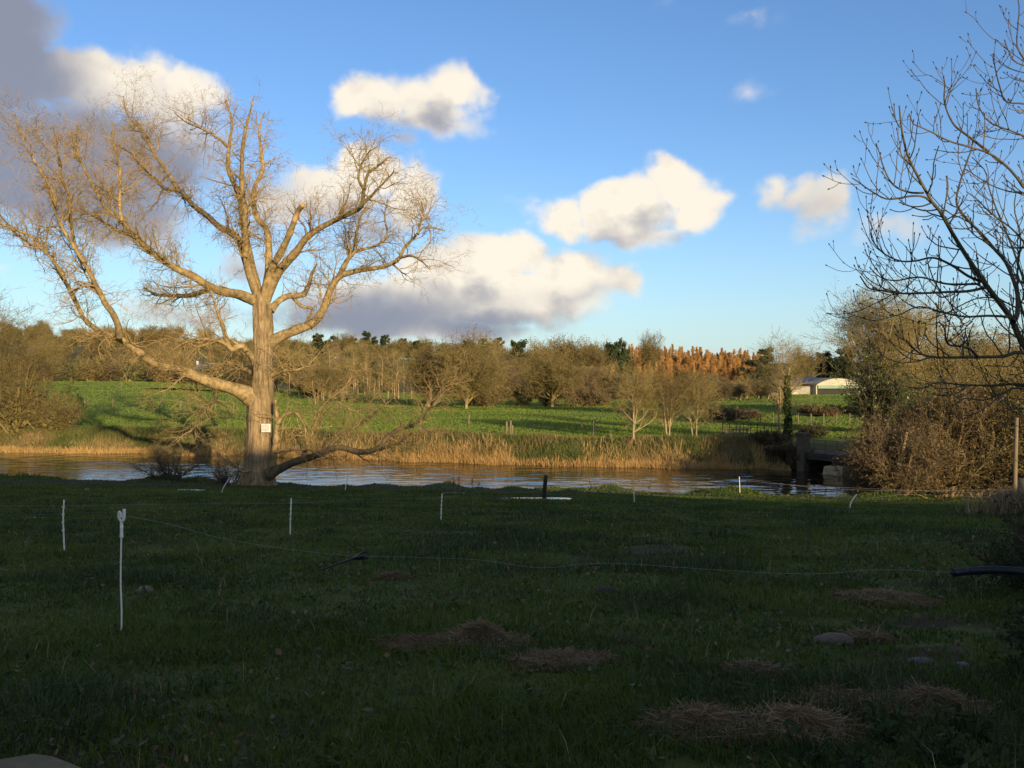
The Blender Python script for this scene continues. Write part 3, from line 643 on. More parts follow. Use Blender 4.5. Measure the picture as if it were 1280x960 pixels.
for li, (pts, r0, r1, dy0, dy1) in enumerate(ASHL):
    pc = wiggle(ta(pts, dy0, dy1, 34), 0.02, 100 + li)
    rc = (r0 + (r1 - r0) * np.linspace(0, 1, 34) ** .8) * DA / F * .74
    lo_mb = MB().tubes(pc[None], rc[None], 7, cap=True)
    lo = link('limb', lo_mb.mesh('limb', M_ASH), ash)
    P1, R1 = grow(pc[None], rc[None], gap=.18, t0=.25, ang=50, asd=14, length=.80, lsd=.45, tipshort=.4, P_=8, wig=.10, trop=(0, 0, .13), rr=.62, rmax=.012, rtip=.6, rg=arng)
    P2, R2 = grow(P1, R1, per=2, t0=.3, ang=48, asd=12, length=.34, lsd=.45, P_=6, wig=.10, trop=(0, 0, .16), rr=.8, rmax=.009, rtip=.75, rg=arng)
    R1 = np.maximum(R1, .0042); R2 = np.maximum(R2, .0036)
    tb = MB(); tb.tubes(P1, R1, 5).tubes(P2, R2, 4)
    for (A, B) in ((P1, R1), (P2, R2)):       # fat terminal buds
        e = A[:, -1] - A[:, -2]; e /= np.linalg.norm(e, axis=1, keepdims=True)
        b = A[:, -1][:, None, :] + e[:, None, :] * np.array([-.008, .006, .022, .034])[None, :, None]
        tb.tubes(b, np.broadcast_to(np.array([.005, .0095, .008, .001]), (len(A), 4)), 4, m=1)
    # knuckles along the shoots
    k = arng.integers(1, 6, len(P1)); kp = P1[np.arange(len(P1)), k]; kd = P1[np.arange(len(P1)), k + 1] - kp; kd /= np.linalg.norm(kd, axis=1, keepdims=True)
    b = kp[:, None, :] + kd[:, None, :] * np.array([-.014, 0, .014])[None, :, None]
    tb.tubes(b, np.broadcast_to(np.array([.005, .011, .005]), (len(P1), 3)), 5, m=1)
    link('twigs', tb.mesh('twigs', [M_ASHT, M_BUD]), lo)

# ------------------------------------------------------------------ tree and bush patterns (built once at the origin, then copied)
def bare_tree(seed, H, W_, fork=.3, stems=1, r0=.16, tw=.02, dens=1.0, mt=None, mtw=None, leaf=None, lsize=.1, ln=2, upright=.0, cone=False, S=5, order=4, ivy=0, lim=7, stemspread=.25, stemh=.9):
    """returns [(part name, mesh)]: trunk (stems and limbs), crown (twigs), leaves / ivy"""
    g_ = np.random.default_rng(seed); tb = MB(); cb_ = MB(); parts = []
    sp = []; sr = []
    for s_ in range(stems):
        a = g_.random() * 6.28; ln_ = (0 if stems == 1 else stemspread) * (0.4 + g_.random())
        hh = H * (1 if s_ == 0 else .75 + .25 * g_.random()) * stemh
        k = np.linspace(0, 1, 14)[:, None]
        p = np.concatenate([np.cos(a) * ln_ * hh * k ** 1.2 + g_.normal() * .12 * (stems > 1), np.sin(a) * ln_ * hh * k ** 1.2 + g_.normal() * .12 * (stems > 1), hh * k - .1], 1)
        sp.append(wiggle(p, .025 * H, seed * 31 + s_)); rr_ = r0 * (1 if s_ == 0 else .6 + .3 * g_.random()); sr.append(rr_ * (1 - k[:, 0]) ** .8 + tw * .5)
    sp = np.array(sp); sr = np.array(sr)
    half = W_ / 2
    P1, R1 = grow(sp, sr, per=int(lim * 3 / stems) + 2, t0=fork, t1=.95, ang=58 - 30 * upright, asd=12, length=half * 1.05, lsd=.22, tipshort=.55 if stemh > .8 else .1, P_=8, wig=.12, trop=(0, 0, .09 + .1 * upright), rr=.5, rtip=.3, rg=g_)
    P2, R2 = grow(P1, R1, gap=half * .10 / dens, t0=.2, ang=46 - 12 * upright, asd=15, length=half * .52, lsd=.35, tipshort=.5, P_=6, wig=.16, trop=(0, 0, .06), rr=.6, rmax=r0 * .3, rtip=.4, rg=g_)
    P3, R3 = grow(P2, R2, gap=half * .085 / dens, t0=.15, ang=45, asd=16, length=half * .27, lsd=.4, P_=4, wig=.2, trop=(0, 0, .03), rr=.6, rmax=tw, rtip=.5, rg=g_)
    R3 = np.maximum(R3, tw * .5)
    fz = H / np.percentile(P3[:, -1, 2], 99); fx = half / np.percentile(np.hypot(P3[:, -1, 0], P3[:, -1, 1]), 96)
    k_ = np.array([fx, fx, fz]); sp = sp * k_; P1 = P1 * k_; P2 = P2 * k_; P3 = P3 * k_
    tb.tubes(sp, sr, 8).tubes(P1, R1, 6)
    cb_.tubes(P2, np.maximum(R2, tw * .7), 4).tubes(P3, R3, 3)
    tips = P3
    if order > 3:
        P4, R4 = grow(P3, R3, gap=half * .075 / dens, t0=.2, ang=45, asd=16, length=half * .15, lsd=.4, P_=3, wig=.2, rabs=tw * .5, rtip=.7, rg=g_)
        cb_.tubes(P4, R4, 3); tips = P4
    parts.append(('trunk', tb.mesh('trunk', mt))); parts.append(('crown', cb_.mesh('crown', mtw)))
    if leaf is not None:
        c_ = np.repeat(tips[:, -1], ln, 0); c_ = c_ + g_.normal(size=c_.shape) * lsize * 1.2
        n_ = vnoise(c_[:, 0] * 1.2 / max(half * .2, .3) + seed, c_[:, 2] * 1.2 / max(half * .2, .3), seed)
        parts.append(('leaves', MB().add(*(lambda v, q, t: (v, q, None, 0, t))(*leaves(c_, lsize, np.clip(.15 + .6 * n_ + g_.normal(0, .15, len(c_)), .02, 1), g_))).mesh('leaves', leaf)))
    if ivy:
        t_ = g_.random(ivy) ** .8; k = g_.integers(0, stems, ivy); f_ = t_ * .75 * 13; i_ = f_.astype(int)
        c_ = sp[k, i_] + (sp[k, np.minimum(i_ + 1, 13)] - sp[k, i_]) * (f_ - i_)[:, None]
        d_ = g_.normal(size=(ivy, 3)); d_[:, 2] *= .3; d_ /= np.linalg.norm(d_, axis=1, keepdims=True)
        c_ = c_ + d_ * (r0 + H * .035 * (1 - .7 * t_) * g_.random(ivy))[:, None] * (0.6 + 0.8 * vnoise(c_[:, 2] * 1.4, d_[:, 0] * 2 + 5, seed))[:, None]
        parts.append(('ivy', MB().add(*(lambda v, q, t: (v, q, None, 0, t))(*leaves(c_, H * .010 + .035, np.clip(g_.normal(.5, .25, ivy), .02, 1), g_))).mesh('ivy', M_IVY)))
    return parts
def larch(seed, H, W_):
    g_ = np.random.default_rng(seed); tb = MB(); k = np.linspace(0, 1, 8)[:, None]
    sp = np.concatenate([0 * k, 0 * k, H * k - .1], 1)[None]; sr = (.16 * (1 - k[:, 0]) + .02)[None]
    P1, R1 = grow(sp, sr, per=110, t0=.10, t1=1, ang=78, asd=10, length=W_ * .62, lsd=.2, tipshort=.93, P_=5, wig=.08, trop=(0, 0, .03), rr=.4, rtip=.3, rg=g_)
    tb.tubes(sp, sr, 6).tubes(P1, R1, 3)
    f_ = g_.random((len(P1), 90)); i_ = (f_ * 3.99).astype(int); fr = (f_ * 3.99 - i_)[..., None]
    c_ = (P1[np.arange(len(P1))[:, None], i_] * (1 - fr) + P1[np.arange(len(P1))[:, None], i_ + 1] * fr).reshape(-1, 3)
    c_ = c_ + g_.normal(size=c_.shape) * .14; c_[:, 2] -= .1 * g_.random(len(c_))
    t_ = np.clip(.25 + .5 * vnoise(c_[:, 0] * .9 + seed, c_[:, 2] * .9, seed) + g_.normal(0, .15, len(c_)), .02, 1)
    v, q, tn = leaves(c_, .14, t_, g_, .45)
    return [('trunk', tb.mesh('trunk', M_BROWN)), ('foliage', MB().add(v, q, None, 0, tn).mesh('foliage', M_LARCH))]
def evergreen(seed, H, W_, leafm, n=9000, ls=.28, conic=.4):
    g_ = np.random.default_rng(seed); tb = MB(); k = np.linspace(0, 1, 9)[:, None]
    sp = wiggle(np.concatenate([0 * k, 0 * k, H * k - .1], 1), .02 * H, seed)[None]; sr = (.3 * (1 - k[:, 0]) + .03)[None]
    P1, R1 = grow(sp, sr, per=44, t0=.18, t1=.98, ang=68, asd=14, length=W_ * .55, lsd=.3, tipshort=conic, P_=6, wig=.12, trop=(0, 0, .07), rr=.4, rtip=.3, rg=g_)
    tb.tubes(sp, sr, 6).tubes(P1, R1, 4)
    i_ = g_.integers(0, len(P1), n); f_ = .35 + .65 * g_.random(n) ** .6; f_ *= 4.99; a = f_.astype(int); fr = (f_ - a)[:, None]
    c_ = P1[i_, a] * (1 - fr) + P1[i_, a + 1] * fr + g_.normal(size=(n, 3)) * W_ * .045
    t_ = np.clip(.2 + .5 * vnoise(c_[:, 0] * .7 + seed, c_[:, 2] * .7, seed) + g_.normal(0, .15, n), .02, 1)
    v, q, tn = leaves(c_, ls, t_, g_, .6)
    return [('trunk', tb.mesh('trunk', M_DARKB)), ('crown', MB().add(v, q, None, 0, tn).mesh('crown', leafm))]
def bush(seed, H, W_, stems=14, tw=.02, mt=None, leaf=None, lsize=.06, ln=3, dens=1.0, arch=.0):
    g_ = np.random.default_rng(seed); tb = MB(); cb_ = MB(); n_ = 9
    a = g_.random(stems) * 6.28; sp = np.empty((stems, n_, 3)); k = np.linspace(0, 1, n_)
    out = (W_ / 2) * np.sqrt(g_.random(stems)); hh = H * (1.05 - .55 * (out / (W_ / 2)) ** 2) * (.75 + .3 * g_.random(stems))
    ro = W_ * .12 * g_.random(stems)
    sp[:, :, 0] = np.cos(a)[:, None] * (ro[:, None] + out[:, None] * k ** 1.1); sp[:, :, 1] = np.sin(a)[:, None] * (ro[:, None] + out[:, None] * k ** 1.1)
    sp[:, :, 2] = hh[:, None] * (k - arch * k ** 3) - .1
    sp += np.cumsum(g_.normal(size=sp.shape) * .018 * H, 1) * k[None, :, None]
    sr = (.022 * H * (.5 + .7 * g_.random(stems)))[:, None] * (1 - .8 * k)[None]
    tb.tubes(sp, np.maximum(sr, tw * .6), 6)
    P1, R1 = grow(sp, sr, gap=H * .05 / dens, t0=.18, ang=48, asd=16, length=H * .34, lsd=.35, tipshort=.4, P_=6, wig=.18, trop=(0, 0, .05), rr=.6, rtip=.4, rg=g_)
    P2, R2 = grow(P1, R1, gap=H * .045 / dens, t0=.1, ang=48, asd=16, length=H * .15, lsd=.4, P_=4, wig=.22, rr=.6, rmax=tw, rtip=.5, rg=g_)
    cb_.tubes(P1, np.maximum(R1, tw * .6), 3).tubes(P2, np.maximum(R2, tw * .5), 3)
    parts = [('stems', tb.mesh('stems', mt)), ('twigs', cb_.mesh('twigs', mt))]
    if leaf is not None:
        c_ = np.repeat(P2[:, 1:].reshape(-1, 3), ln, 0); keep = g_.random(len(c_)) < .55; c_ = c_[keep] + g_.normal(size=(keep.sum(), 3)) * lsize
        nn = vnoise(c_[:, 0] * 1.5 + seed, c_[:, 2] * 1.5 + c_[:, 1], seed)
        v, q, tn = leaves(c_, lsize, np.clip(.1 + .65 * nn + g_.normal(0, .16, len(c_)), .02, 1), g_)
        parts.append(('leaves', MB().add(v, q, None, 0, tn).mesh('leaves', leaf)))
    return parts
def plant(parts, name, label, cat, x, d, rz=0, sc=1.0, group=None, dz=0.0, X=None):
    Xw = (x - 640) / F * d if X is None else X
    t = thing(name, label, cat, (Xw, d, gz1(Xw, d) + dz), rz, sc, group)
    for nm, me in parts: link(nm, me, t)
    return t
def hfor(x, d, ytop):
    X = (x - 640) / F * d; return EYE - (ytop - HZ) / F * d - gz1(X, d)
HEAPS = ((('largest heap of old straw, in the middle of the near pasture'), 602, 808, 92, 34, 2600, 1, .4), ('flattened spread of straw right of the largest heap', 702, 832, 88, 17, 1500, .8, .3), ('thin brown scatter of straw left of the largest heap', 520, 810, 70, 7, 700, .7, .12),
        ('small reddish brown straw clump below the black tilted post', 488, 724, 24, 8, 420, 1, .2), ('flat straw heap at the bottom right, left one of the touching pair', 885, 912, 110, 22, 1800, .9, .32), ('brighter straw heap at the bottom right, right one of the touching pair', 1000, 915, 100, 34, 2200, 1, .42),
        ('rounded brown straw heap nearest the right edge', 1166, 890, 88, 34, 2200, 1.1, .28), ('long flat strip of straw before the right hedge', 1108, 750, 84, 9, 1200, .8, .38), ('loose straw beside the grey sack', 1082, 800, 36, 6, 380, .6, .25),
        ('thin scatter of straw above the bottom right heaps', 1045, 884, 90, 9, 700, .6, .2), ('wispy tuft of straw left of the thin scatter', 940, 842, 44, 12, 400, .7, .3))
# ------------------------------------------------------------------ trees and bushes across the river
vr = np.random.default_rng(77)
# far bank saplings in front of the meadow
plant(bare_tree(201, hfor(792, 68.5, 452), 5.6, fork=.16, r0=.085, tw=.014, dens=1.3, mt=M_PALE, mtw=M_OLIVE, upright=.55, lim=10), 'bank_tree', 'pale bare sapling with a single straight stem among the far reeds', 'tree', 792, 68.5)
plant(bare_tree(202, hfor(838, 69, 458), 5.4, fork=.2, stems=4, r0=.07, tw=.013, dens=1.2, mt=M_PALE, mtw=M_OLIVE, upright=.7, lim=12, stemspread=.13), 'bank_tree', 'pale bare multi-stemmed tree right of the single straight sapling on the far bank', 'tree', 836, 69)
plant(bare_tree(203, hfor(866, 70, 462), 5.0, fork=.2, stems=3, r0=.07, tw=.013, dens=1.2, mt=M_PALE, mtw=M_OLIVE, upright=.7, lim=12, stemspread=.14), 'bank_tree', 'rightmost of the three pale bare trees grouped on the far bank', 'tree', 868, 70)
# left edge willows
plant(bare_tree(204, hfor(-8, 83, 352), 15, fork=.18, stems=4, r0=.22, tw=.020, dens=1.3, mt=M_LIMB, mtw=M_OLIVE, upright=.35, lim=16, stemspread=.25), 'bank_willow', 'tall bushy bare willow cut by the left edge beyond the river', 'tree', -12, 84)
plant(bush(205, 6.6, 8, 26, .018, M_OLIVE, M_AUT, .07, 1, 1.2), 'willow_bush', 'broad olive brown willow bush on the far bank at the left edge', 'bush', 22, 82)
plant(bush(206, 3.4, 6, 22, .015, M_OLIVE, M_AUT, .06, 1, 1.2), 'willow_bush', 'low tangled bush on the far bank right of the left-edge willow', 'bush', 72, 81.5)
plant(bush(207, 2.0, 3.4, 22, .010, M_OLIVE, None, dens=1.3, arch=.3), 'twisted_bush', 'small tangle of yellowish curly twigs left of the big trunk across the water', 'bush', 214, 75.2)
# dark scrub standing on the near bank left of the trunk
for i, (x, yb, s_, lb) in enumerate(((213, 602, 1.0, 'dark twiggy bush on the near bank left of the big tree, against the water'), (288, 604, .75, 'small dark twiggy scrub at the foot of the big trunk'))):
    p = cast(x, yb, pud=False)
    plant(bush(210 + i, 2.0 * s_, 3.4 * s_, 15, .007, M_DARKB, None, dens=1.3), 'bank_scrub', lb, 'bush', x, 50.0 if i == 0 else 48.5)
# big rounded bare tree behind the low limb, and its neighbours
plant(bare_tree(220, hfor(588, 138, 420), 14.5, fork=.12, stems=4, r0=.25, tw=.030, dens=1.35, mt=M_OLIVE, mtw=M_OLIVE, upright=.25, lim=22, stemspread=.3, stemh=.62, leaf=M_AUT, lsize=.075, ln=2), 'round_willow', 'big rounded olive brown tree at the meadow edge left of centre', 'tree', 582, 138)
plant(bare_tree(221, hfor(540, 142, 434), 11, fork=.15, stems=4, r0=.2, tw=.028, dens=1.2, mt=M_OLIVE, mtw=M_OLIVE, upright=.25, lim=20, stemspread=.3, stemh=.62, leaf=M_AUT, lsize=.075, ln=1), 'round_willow', 'lower rounded tree joined to the left side of the big rounded one', 'tree', 536, 142)
plant(bush(222, 4.2, 9, 26, .03, M_BROWN, M_AUT, .1, 1, 1.2), 'hedge_bush', 'low brown bush under the big rounded tree at the meadow edge', 'bush', 610, 150)
tall = [bare_tree(230 + k, 13, 3.6, fork=.3, r0=.13, tw=.024, dens=.8, mt=M_PALE, mtw=M_OLIVE, upright=.9, lim=10) for k in range(3)]
for k in range(26):
    x = 392 + k * 4.8 + vr.normal() * 2; d = 186 + vr.normal() * 6
    plant(tall[k % 3], 'poplar_sapling', 'slender pale bare stem in the close row behind the low limb', 'tree', x, d, vr.random() * 6, (1, 1, hfor(x, d, 441 + vr.normal() * 5) / 13), 'slender pale stems in a row')
for i, (x, d, yt, w_) in enumerate(((404, 172, 452, 8), (428, 176, 446, 8))):
    plant(bare_tree(240 + i, hfor(x, d, yt), w_, fork=.15, stems=3, r0=.15, tw=.03, dens=1, mt=M_OLIVE, mtw=M_OLIVE, upright=.3, lim=12), 'yellow_willow', ('yellowish bare willow just right of the big trunk', 'yellowish bare willow in front of the row of slender stems')[i], 'tree', x, d)
# meadow tree and bushes in the middle
plant(bare_tree(250, hfor(690, 146, 438), 11.5, fork=.25, r0=.34, tw=.030, dens=1.25, mt=M_OLIVE, mtw=M_OLIVE, upright=.2, lim=14, stemh=.66, leaf=M_AUT, lsize=.06, ln=1), 'meadow_tree', 'spreading bare tree with a dark short trunk standing in the green meadow', 'tree', 690, 146)
plant(bush(251, 3.6, 8.5, 24, .028, M_BROWN, M_AUT, .09, 1, 1.2), 'hedge_bush', 'rounded brown bush beside the meadow tree on its right', 'bush', 727, 146)
plant(bush(252, 2.0, 3.6, 16, .022, M_BROWN, M_EVER, .08, 1, 1.0), 'hedge_bush', 'small dark bush in the meadow left of the spreading tree', 'bush', 652, 152)
plant(bush(253, 2.4, 4.4, 16, .022, M_BROWN, M_EVER, .08, 1, 1.0), 'hedge_bush', 'dark bush at the foot of the spreading meadow tree', 'bush', 683, 150)
plant(bush(254, 2.2, 4.4, 16, .022, M_BROWN, M_AUT, .08, 1, 1.0), 'hedge_bush', 'low brown bush at the right end of the meadow bushes', 'bush', 752, 146)

# the mixed wood behind the meadow
oak = [bare_tree(260 + k, 14, 13, fork=.25, r0=.35, tw=.05, dens=1.1, mt=M_BROWN, mtw=M_OLIVE, upright=.25, lim=14, stemh=.66, order=4, leaf=M_AUT, lsize=.12, ln=1) for k in range(3)]
brown = [bare_tree(270 + k, 12, 8, fork=.12, stems=3, r0=.16, tw=.045, dens=.9, mt=M_PALE if k == 1 else M_BROWN, mtw=M_BROWN if k != 1 else M_OLIVE, upright=.5, lim=14, order=4) for k in range(3)]
lar = [larch(280 + k, 14, 4.6) for k in range(3)]
evg = [evergreen(290, 14, 7, M_EVER, 9000, .30, .55), evergreen(291, 13, 9, M_EVER, 9000, .32, .25)]
hb = [bush(295, 4, 6, 20, .045, M_BROWN, M_AUT, .14, 1, .9), bush(296, 4, 7, 22, .045, M_OLIVE, M_AUT, .16, 1, .9), bush(297, 4, 6, 20, .045, M_OLIVE, M_EVER, .17, 1, .9)]
def put(proto, h0, name, label, cat, x, d, ytop, wide=1.0, group=None):
    s_ = max(hfor(x, d, ytop) / h0, .25); k = s_ if wide == 1.0 else wide
    return plant(proto, name, label, cat, x, d, vr.random() * 6.28, (k, k, s_), group)
put(evg[0], 14, 'pine_tree', 'dark evergreen standing alone at the left end of the wood', 'tree', 648, 262, 428, .95)
for i, (x, d, yt, wd, lb) in enumerate(((668, 258, 438, 1.0, 'rounded brown-topped tree beside the dark evergreen of the wood'), (691, 262, 423, 1.0, 'tallest pair of rounded crowns above the meadow tree, left one'), (712, 262, 423, .9, 'rounded olive crown behind the spreading meadow tree'), (741, 258, 430, 1.0, 'rounded russet crown between the olive crown and the dark evergreens'), (815, 300, 417, .75, 'slender bare tree rising above the orange larches'))):
    put(oak[i % 3], 14, 'oak_tree', lb, 'tree', x, d, yt, wd)
for i, (x, d, yt, wd) in enumerate(((764, 268, 431, .8), (775, 276, 432, .7), (630, 300, 452, .8))):
    put(evg[i % 2], 14 if i % 2 == 0 else 13, 'pine_tree', ('dark evergreen left of the larches', 'dark evergreen touching the first orange larches', 'distant dark evergreen low behind the big rounded tree')[i], 'tree', x, d, yt, wd)
for i in range(15):
    x = 622 + i * 10.5 + vr.normal() * 3
    put(oak[i % 3], 14, 'oak_tree', 'rounded bare tree filling the dense wood above the meadow', 'tree', x, 285 + vr.normal() * 12, 437 + vr.normal() * 5, .75 + .3 * vr.random(), 'rounded trees of the dense wood')
k = 0
for row, (d, y0, y1, n_) in enumerate(((356, 431, 439, 48), (344, 434, 443, 46), (332, 440, 448, 42), (318, 447, 454, 38), (302, 453, 459, 34))):
    for i in range(n_):
        q = i / (n_ - 1); x = 758 + 190 * q + vr.normal() * 2.5
        put(lar[k % 3], 14, 'larch_tree', 'orange autumn larch in the dense plantation on the rise', 'tree', x, d + vr.normal() * 3, y0 + (y1 - y0) * q + vr.normal() * 2.5, 0.85 + .3 * vr.random(), 'orange larches of the plantation'); k += 1
for i, (x, yt) in enumerate(((753, 449), (766, 454), (797, 454), (806, 456), (820, 452), (829, 455), (838, 456), (867, 452))):
    put(lar[i % 3], 14, 'larch_tree', 'smaller orange larch standing in front of the plantation', 'tree', x, 262 + vr.normal() * 4, yt, .62, 'front larches')
for i in range(96):
    x = 612 + (i / 95) * 345 + vr.normal() * 5; d = 205 + vr.random() * 62
    put(brown[int(vr.integers(0, 3))], 12, 'woodland_tree', 'bare grey brown tree in the wood below the larches', 'tree', x, d, np.interp(x, [612, 760, 790, 960], [452, 462, 478, 480]) + vr.normal() * 5, 1.0 + .3 * vr.random(), 'bare trees of the lower wood')
for i in range(26):
    x = 612 + (i / 25) * 330 + vr.normal() * 5; d = 192 + vr.random() * 10
    put(hb[int(vr.integers(0, 3))], 4, 'hedge_bush', 'low brown bush along the foot of the wood', 'bush', x, d, 484 + vr.normal() * 4, .85 + .3 * vr.random(), 'bushes along the wood edge')
# behind the barn and to the right
for i, (x, d, yt, wd) in enumerate(((952, 262, 440, .85), (1003, 262, 436, .95), (1030, 268, 442, .9), (1052, 262, 440, 1.0), (1150, 250, 448, 1.0), (1200, 240, 445, 1.0), (1250, 240, 440, 1.1), (1290, 235, 436, 1.1))):
    put((evg[1], oak[0], evg[0])[i % 3], (13, 14, 14)[i % 3], 'barn_wood_tree', 'dark bushy tree on the skyline around the far barn', 'tree', x, d, yt, wd, 'skyline trees around the barn')
for i in range(13):
    x = 905 + i * 5.4 + vr.normal() * 3; put(brown[i % 3], 12, 'woodland_tree', 'bare brown tree between the larches and the barn', 'tree', x, 168 + vr.normal() * 6, 474 + vr.normal() * 5 + abs(i - 4), .55 + .15 * vr.random(), 'bare trees left of the barn')
# trees framing the bridge
plant(bare_tree(300, hfor(970, 70, 418), 6.0, fork=.35, stems=3, r0=.10, tw=.012, dens=.95, mt=M_PALE, mtw=M_OLIVE, upright=.75, lim=11, stemspread=.10), 'bridge_tree', 'thin pale bare tree with several stems left of the stone bridge pier', 'tree', 975, 70)
plant(bare_tree(301, hfor(985, 67, 432), 3.0, fork=.5, r0=.11, tw=.012, dens=.8, mt=M_PALE, mtw=M_OLIVE, upright=.8, lim=7, ivy=2600), 'ivy_clad_tree', 'narrow tree with its stem wrapped in dark ivy beside the bridge pier', 'tree', 985, 67)
plant(bare_tree(302, hfor(1092, 80, 355), 11.5, fork=.3, stems=4, r0=.26, tw=.018, dens=1.15, mt=M_LIMB, mtw=M_OLIVE, upright=.5, lim=20, ivy=16000, leaf=M_AUT, lsize=.055, ln=1, stemspread=.14, stemh=.76), 'ivy_ash', 'tall spreading bare tree with ivy up its trunks behind the bridge', 'tree', 1092, 80)
plant(bush(303, 6.2, 4.8, 26, .014, M_DARKB, M_IVY, .085, 2, 1.2), 'ivy_bush', 'dark green ivy thicket at the foot of the tall tree behind the bridge', 'bush', 1102, 76)
for i, (x, d, yt, w_) in enumerate(((1150, 98, 388, 11), (1195, 104, 402, 12), (1240, 96, 420, 12), (1290, 98, 408, 13))):
    plant(bare_tree(310 + i, hfor(x, d, yt), w_, fork=.14, stems=4, r0=.2, tw=.025, dens=1.1, mt=M_OLIVE, mtw=M_OLIVE, upright=.35, lim=14, leaf=M_AUT, lsize=.1, ln=1), 'yellow_willow', ('yellow brown bushy willow directly right of the tall ivy-clad tree', 'yellow brown willow behind the overhanging dark branches', 'lower yellow brown willow in front of the distant pale roof', 'yellow brown willow at the right edge beyond the hedge')[i], 'tree', x, d)
# thicket on the near bank, right
TH = [(1118, 48.6, 538, 4.0, M_RED, M_BROWN, 'russet leafed thicket with pale stems at the water by the bridge', 2),
      (1096, 50.2, 562, 2.8, M_RED, M_BROWN, 'low reddish brown twiggy bush hiding the right end of the bridge', 1),
      (1166, 53, 505, 4.6, M_RED, M_BROWN, 'tall brown bush behind the russet thicket', 1),
      (1144, 51.5, 526, 3.6, M_RED, M_BROWN, 'dense russet bush filling the gap behind the pale stems', 2), (1200, 53.5, 500, 4.6, M_AUT, M_OLIVE, 'pale olive bush between the middle and large olive bushes', 2),
      (1182, 50.5, 512, 5.0, M_AUT, M_BROWN, 'olive leafed bush in the middle of the right thicket', 2),
      (1226, 50.5, 500, 5.4, M_AUT, M_BROWN, 'large olive leafed bush left of the wooden strainer post', 2),
      (1264, 52, 486, 5.6, M_AUT, M_OLIVE, 'tall olive leafed bush behind the wooden strainer post', 2),
      (1304, 49.5, 478, 6.0, M_AUT, M_OLIVE, 'olive leafed bush cut by the right edge', 2)]
for i, (x, d, yt, w_, lf, st, lb, ln_) in enumerate(TH):
    Xw = (x - 640) / F * d; H_ = hfor(x, d, yt) * 1.12; w_ *= 1.22
    t = plant(bush(320 + i, H_, w_, 34, .009, st, lf, .055, ln_, 1.5 if i > 2 else 1.15), 'bank_thicket', lb, 'bush', x, d)
    if i == 0:
        pts = [np.array([(x0 - 1118) / F * d, 0, 0]) + np.array([0, 0, 0]) for x0 in (1116, 1124)]
        mb = MB()
        a = resample([(-.05, -.5, -.1, .16), (-.02, -.5, .8, .13), (.12, -.45, 1.7, .11), (.3, -.4, 2.6, .09), (.55, -.3, 3.6, .06)], 16); b = resample([(-.35, -.6, -.1, .09), (-.5, -.6, .5, .08), (-.9, -.5, 1.2, .06), (-1.4, -.4, 1.9, .05)], 16)
        mb.tubes(np.stack([a[:, :3], b[:, :3]]), np.stack([a[:, 3], b[:, 3]]), 8)
        link('trunk', mb.mesh('trunk', M_PALE), t, (0, 0, 0))
# scrub at the bridge and along the barn field
for i, (x, d, yt, w_) in enumerate(((962, 66.5, 560, 2.6), (985, 65, 556, 3.0), (1000, 64, 562, 2.4), (1015, 72, 528, 3.0))):
    plant(bush(340 + i, max(hfor(x, d, yt), 1.0), w_, 26, .011, M_DARKB if i < 3 else M_BROWN, M_RED if i < 3 else M_EVER, .05, 1, 1.2), 'bridge_scrub', ('dark scrub on the bank left of the bridge, first clump', 'dark scrub hanging over the water under the ivy-clad stem', 'dark scrub against the stone bridge pier', 'bush behind the bridge railing')[i], 'bush', x, d)
for i, (x, d, yt, w_) in enumerate(((1018, 108, 520, 4.2), (1033, 106, 521, 3.6), (1050, 112, 508, 5.4), (900, 100, 510, 5), (925, 104, 512, 5))):
    plant(bush(350 + i, max(hfor(x, d, yt), 1.2), w_, 24, .018, M_BROWN, M_EVER if i == 2 else M_RED, .07, 1, 1.1), 'field_bush', ('dark round bush below the barn field', 'second dark bush touching the first below the barn field', 'larger dark bush right below the barn', 'brown bush at the left end of the barn field', 'brown bush at the field fence left of the thin trees')[i], 'bush', x, d)
# scrubby hillside on the left
k = 0
for line in range(22):
    d0_ = 236 + line * 18; xa = -60 + vr.normal() * 30
    n_ = 13 + int(vr.integers(0, 4))
    for i in range(n_):
        x = xa + i * (580 / n_) + vr.normal() * 9; d = d0_ + 18 * math.sin(x * .012 + line) + vr.normal() * 5
        if x > 520 or fbm(x * .012, d * .02, 63) > .60: continue
        if 232 < x < 268 and d < 420: continue
        X = (x - 640) / F * d
        if vr.random() < .72: t = plant(hb[int(vr.integers(0, 3))], 'hill_bush', 'brown scrub bush in the hedges of the left hillside', 'bush', x, d, vr.random() * 6, (1.0 + .7 * vr.random(),) * 2 + (.9 + .7 * vr.random(),), 'scrub on the hillside')
        else: t = plant((oak + brown)[int(vr.integers(0, 6))], 'hill_tree', 'bare olive tree rising from the hedges of the left hillside', 'tree', x, d, vr.random() * 6, (.62 + .3 * vr.random(),) * 3, 'trees on the hillside')
for i in range(34):      # the skyline wood
    x = 395 + i * 7.0 + vr.normal() * 3; d = 560 + vr.normal() * 20
    t = plant((evg[0], evg[1], oak[1])[i % 3], 'ridge_tree', 'dark tree in the far wood along the ridge', 'tree', x, d, vr.random() * 6, .8 + .35 * vr.random(), 'dark trees along the far ridge')
for i in range(26):
    x = -40 + i * 17 + vr.normal() * 6; d = 620 + vr.normal() * 12
    plant(hb[i % 3], 'ridge_bush', 'brown bush on the crest of the left hill', 'bush', x + 6, d - 8, vr.random() * 6, (2.2, 1.4, 1.1 + .6 * vr.random()), 'bushes on the hill crest')
    plant(oak[i % 3], 'ridge_tree', 'rounded bare tree on the crest of the left hill', 'tree', x, d, vr.random() * 6, (.9 + .3 * vr.random(), .9, .42 + .25 * vr.random()), 'trees on the hill crest')
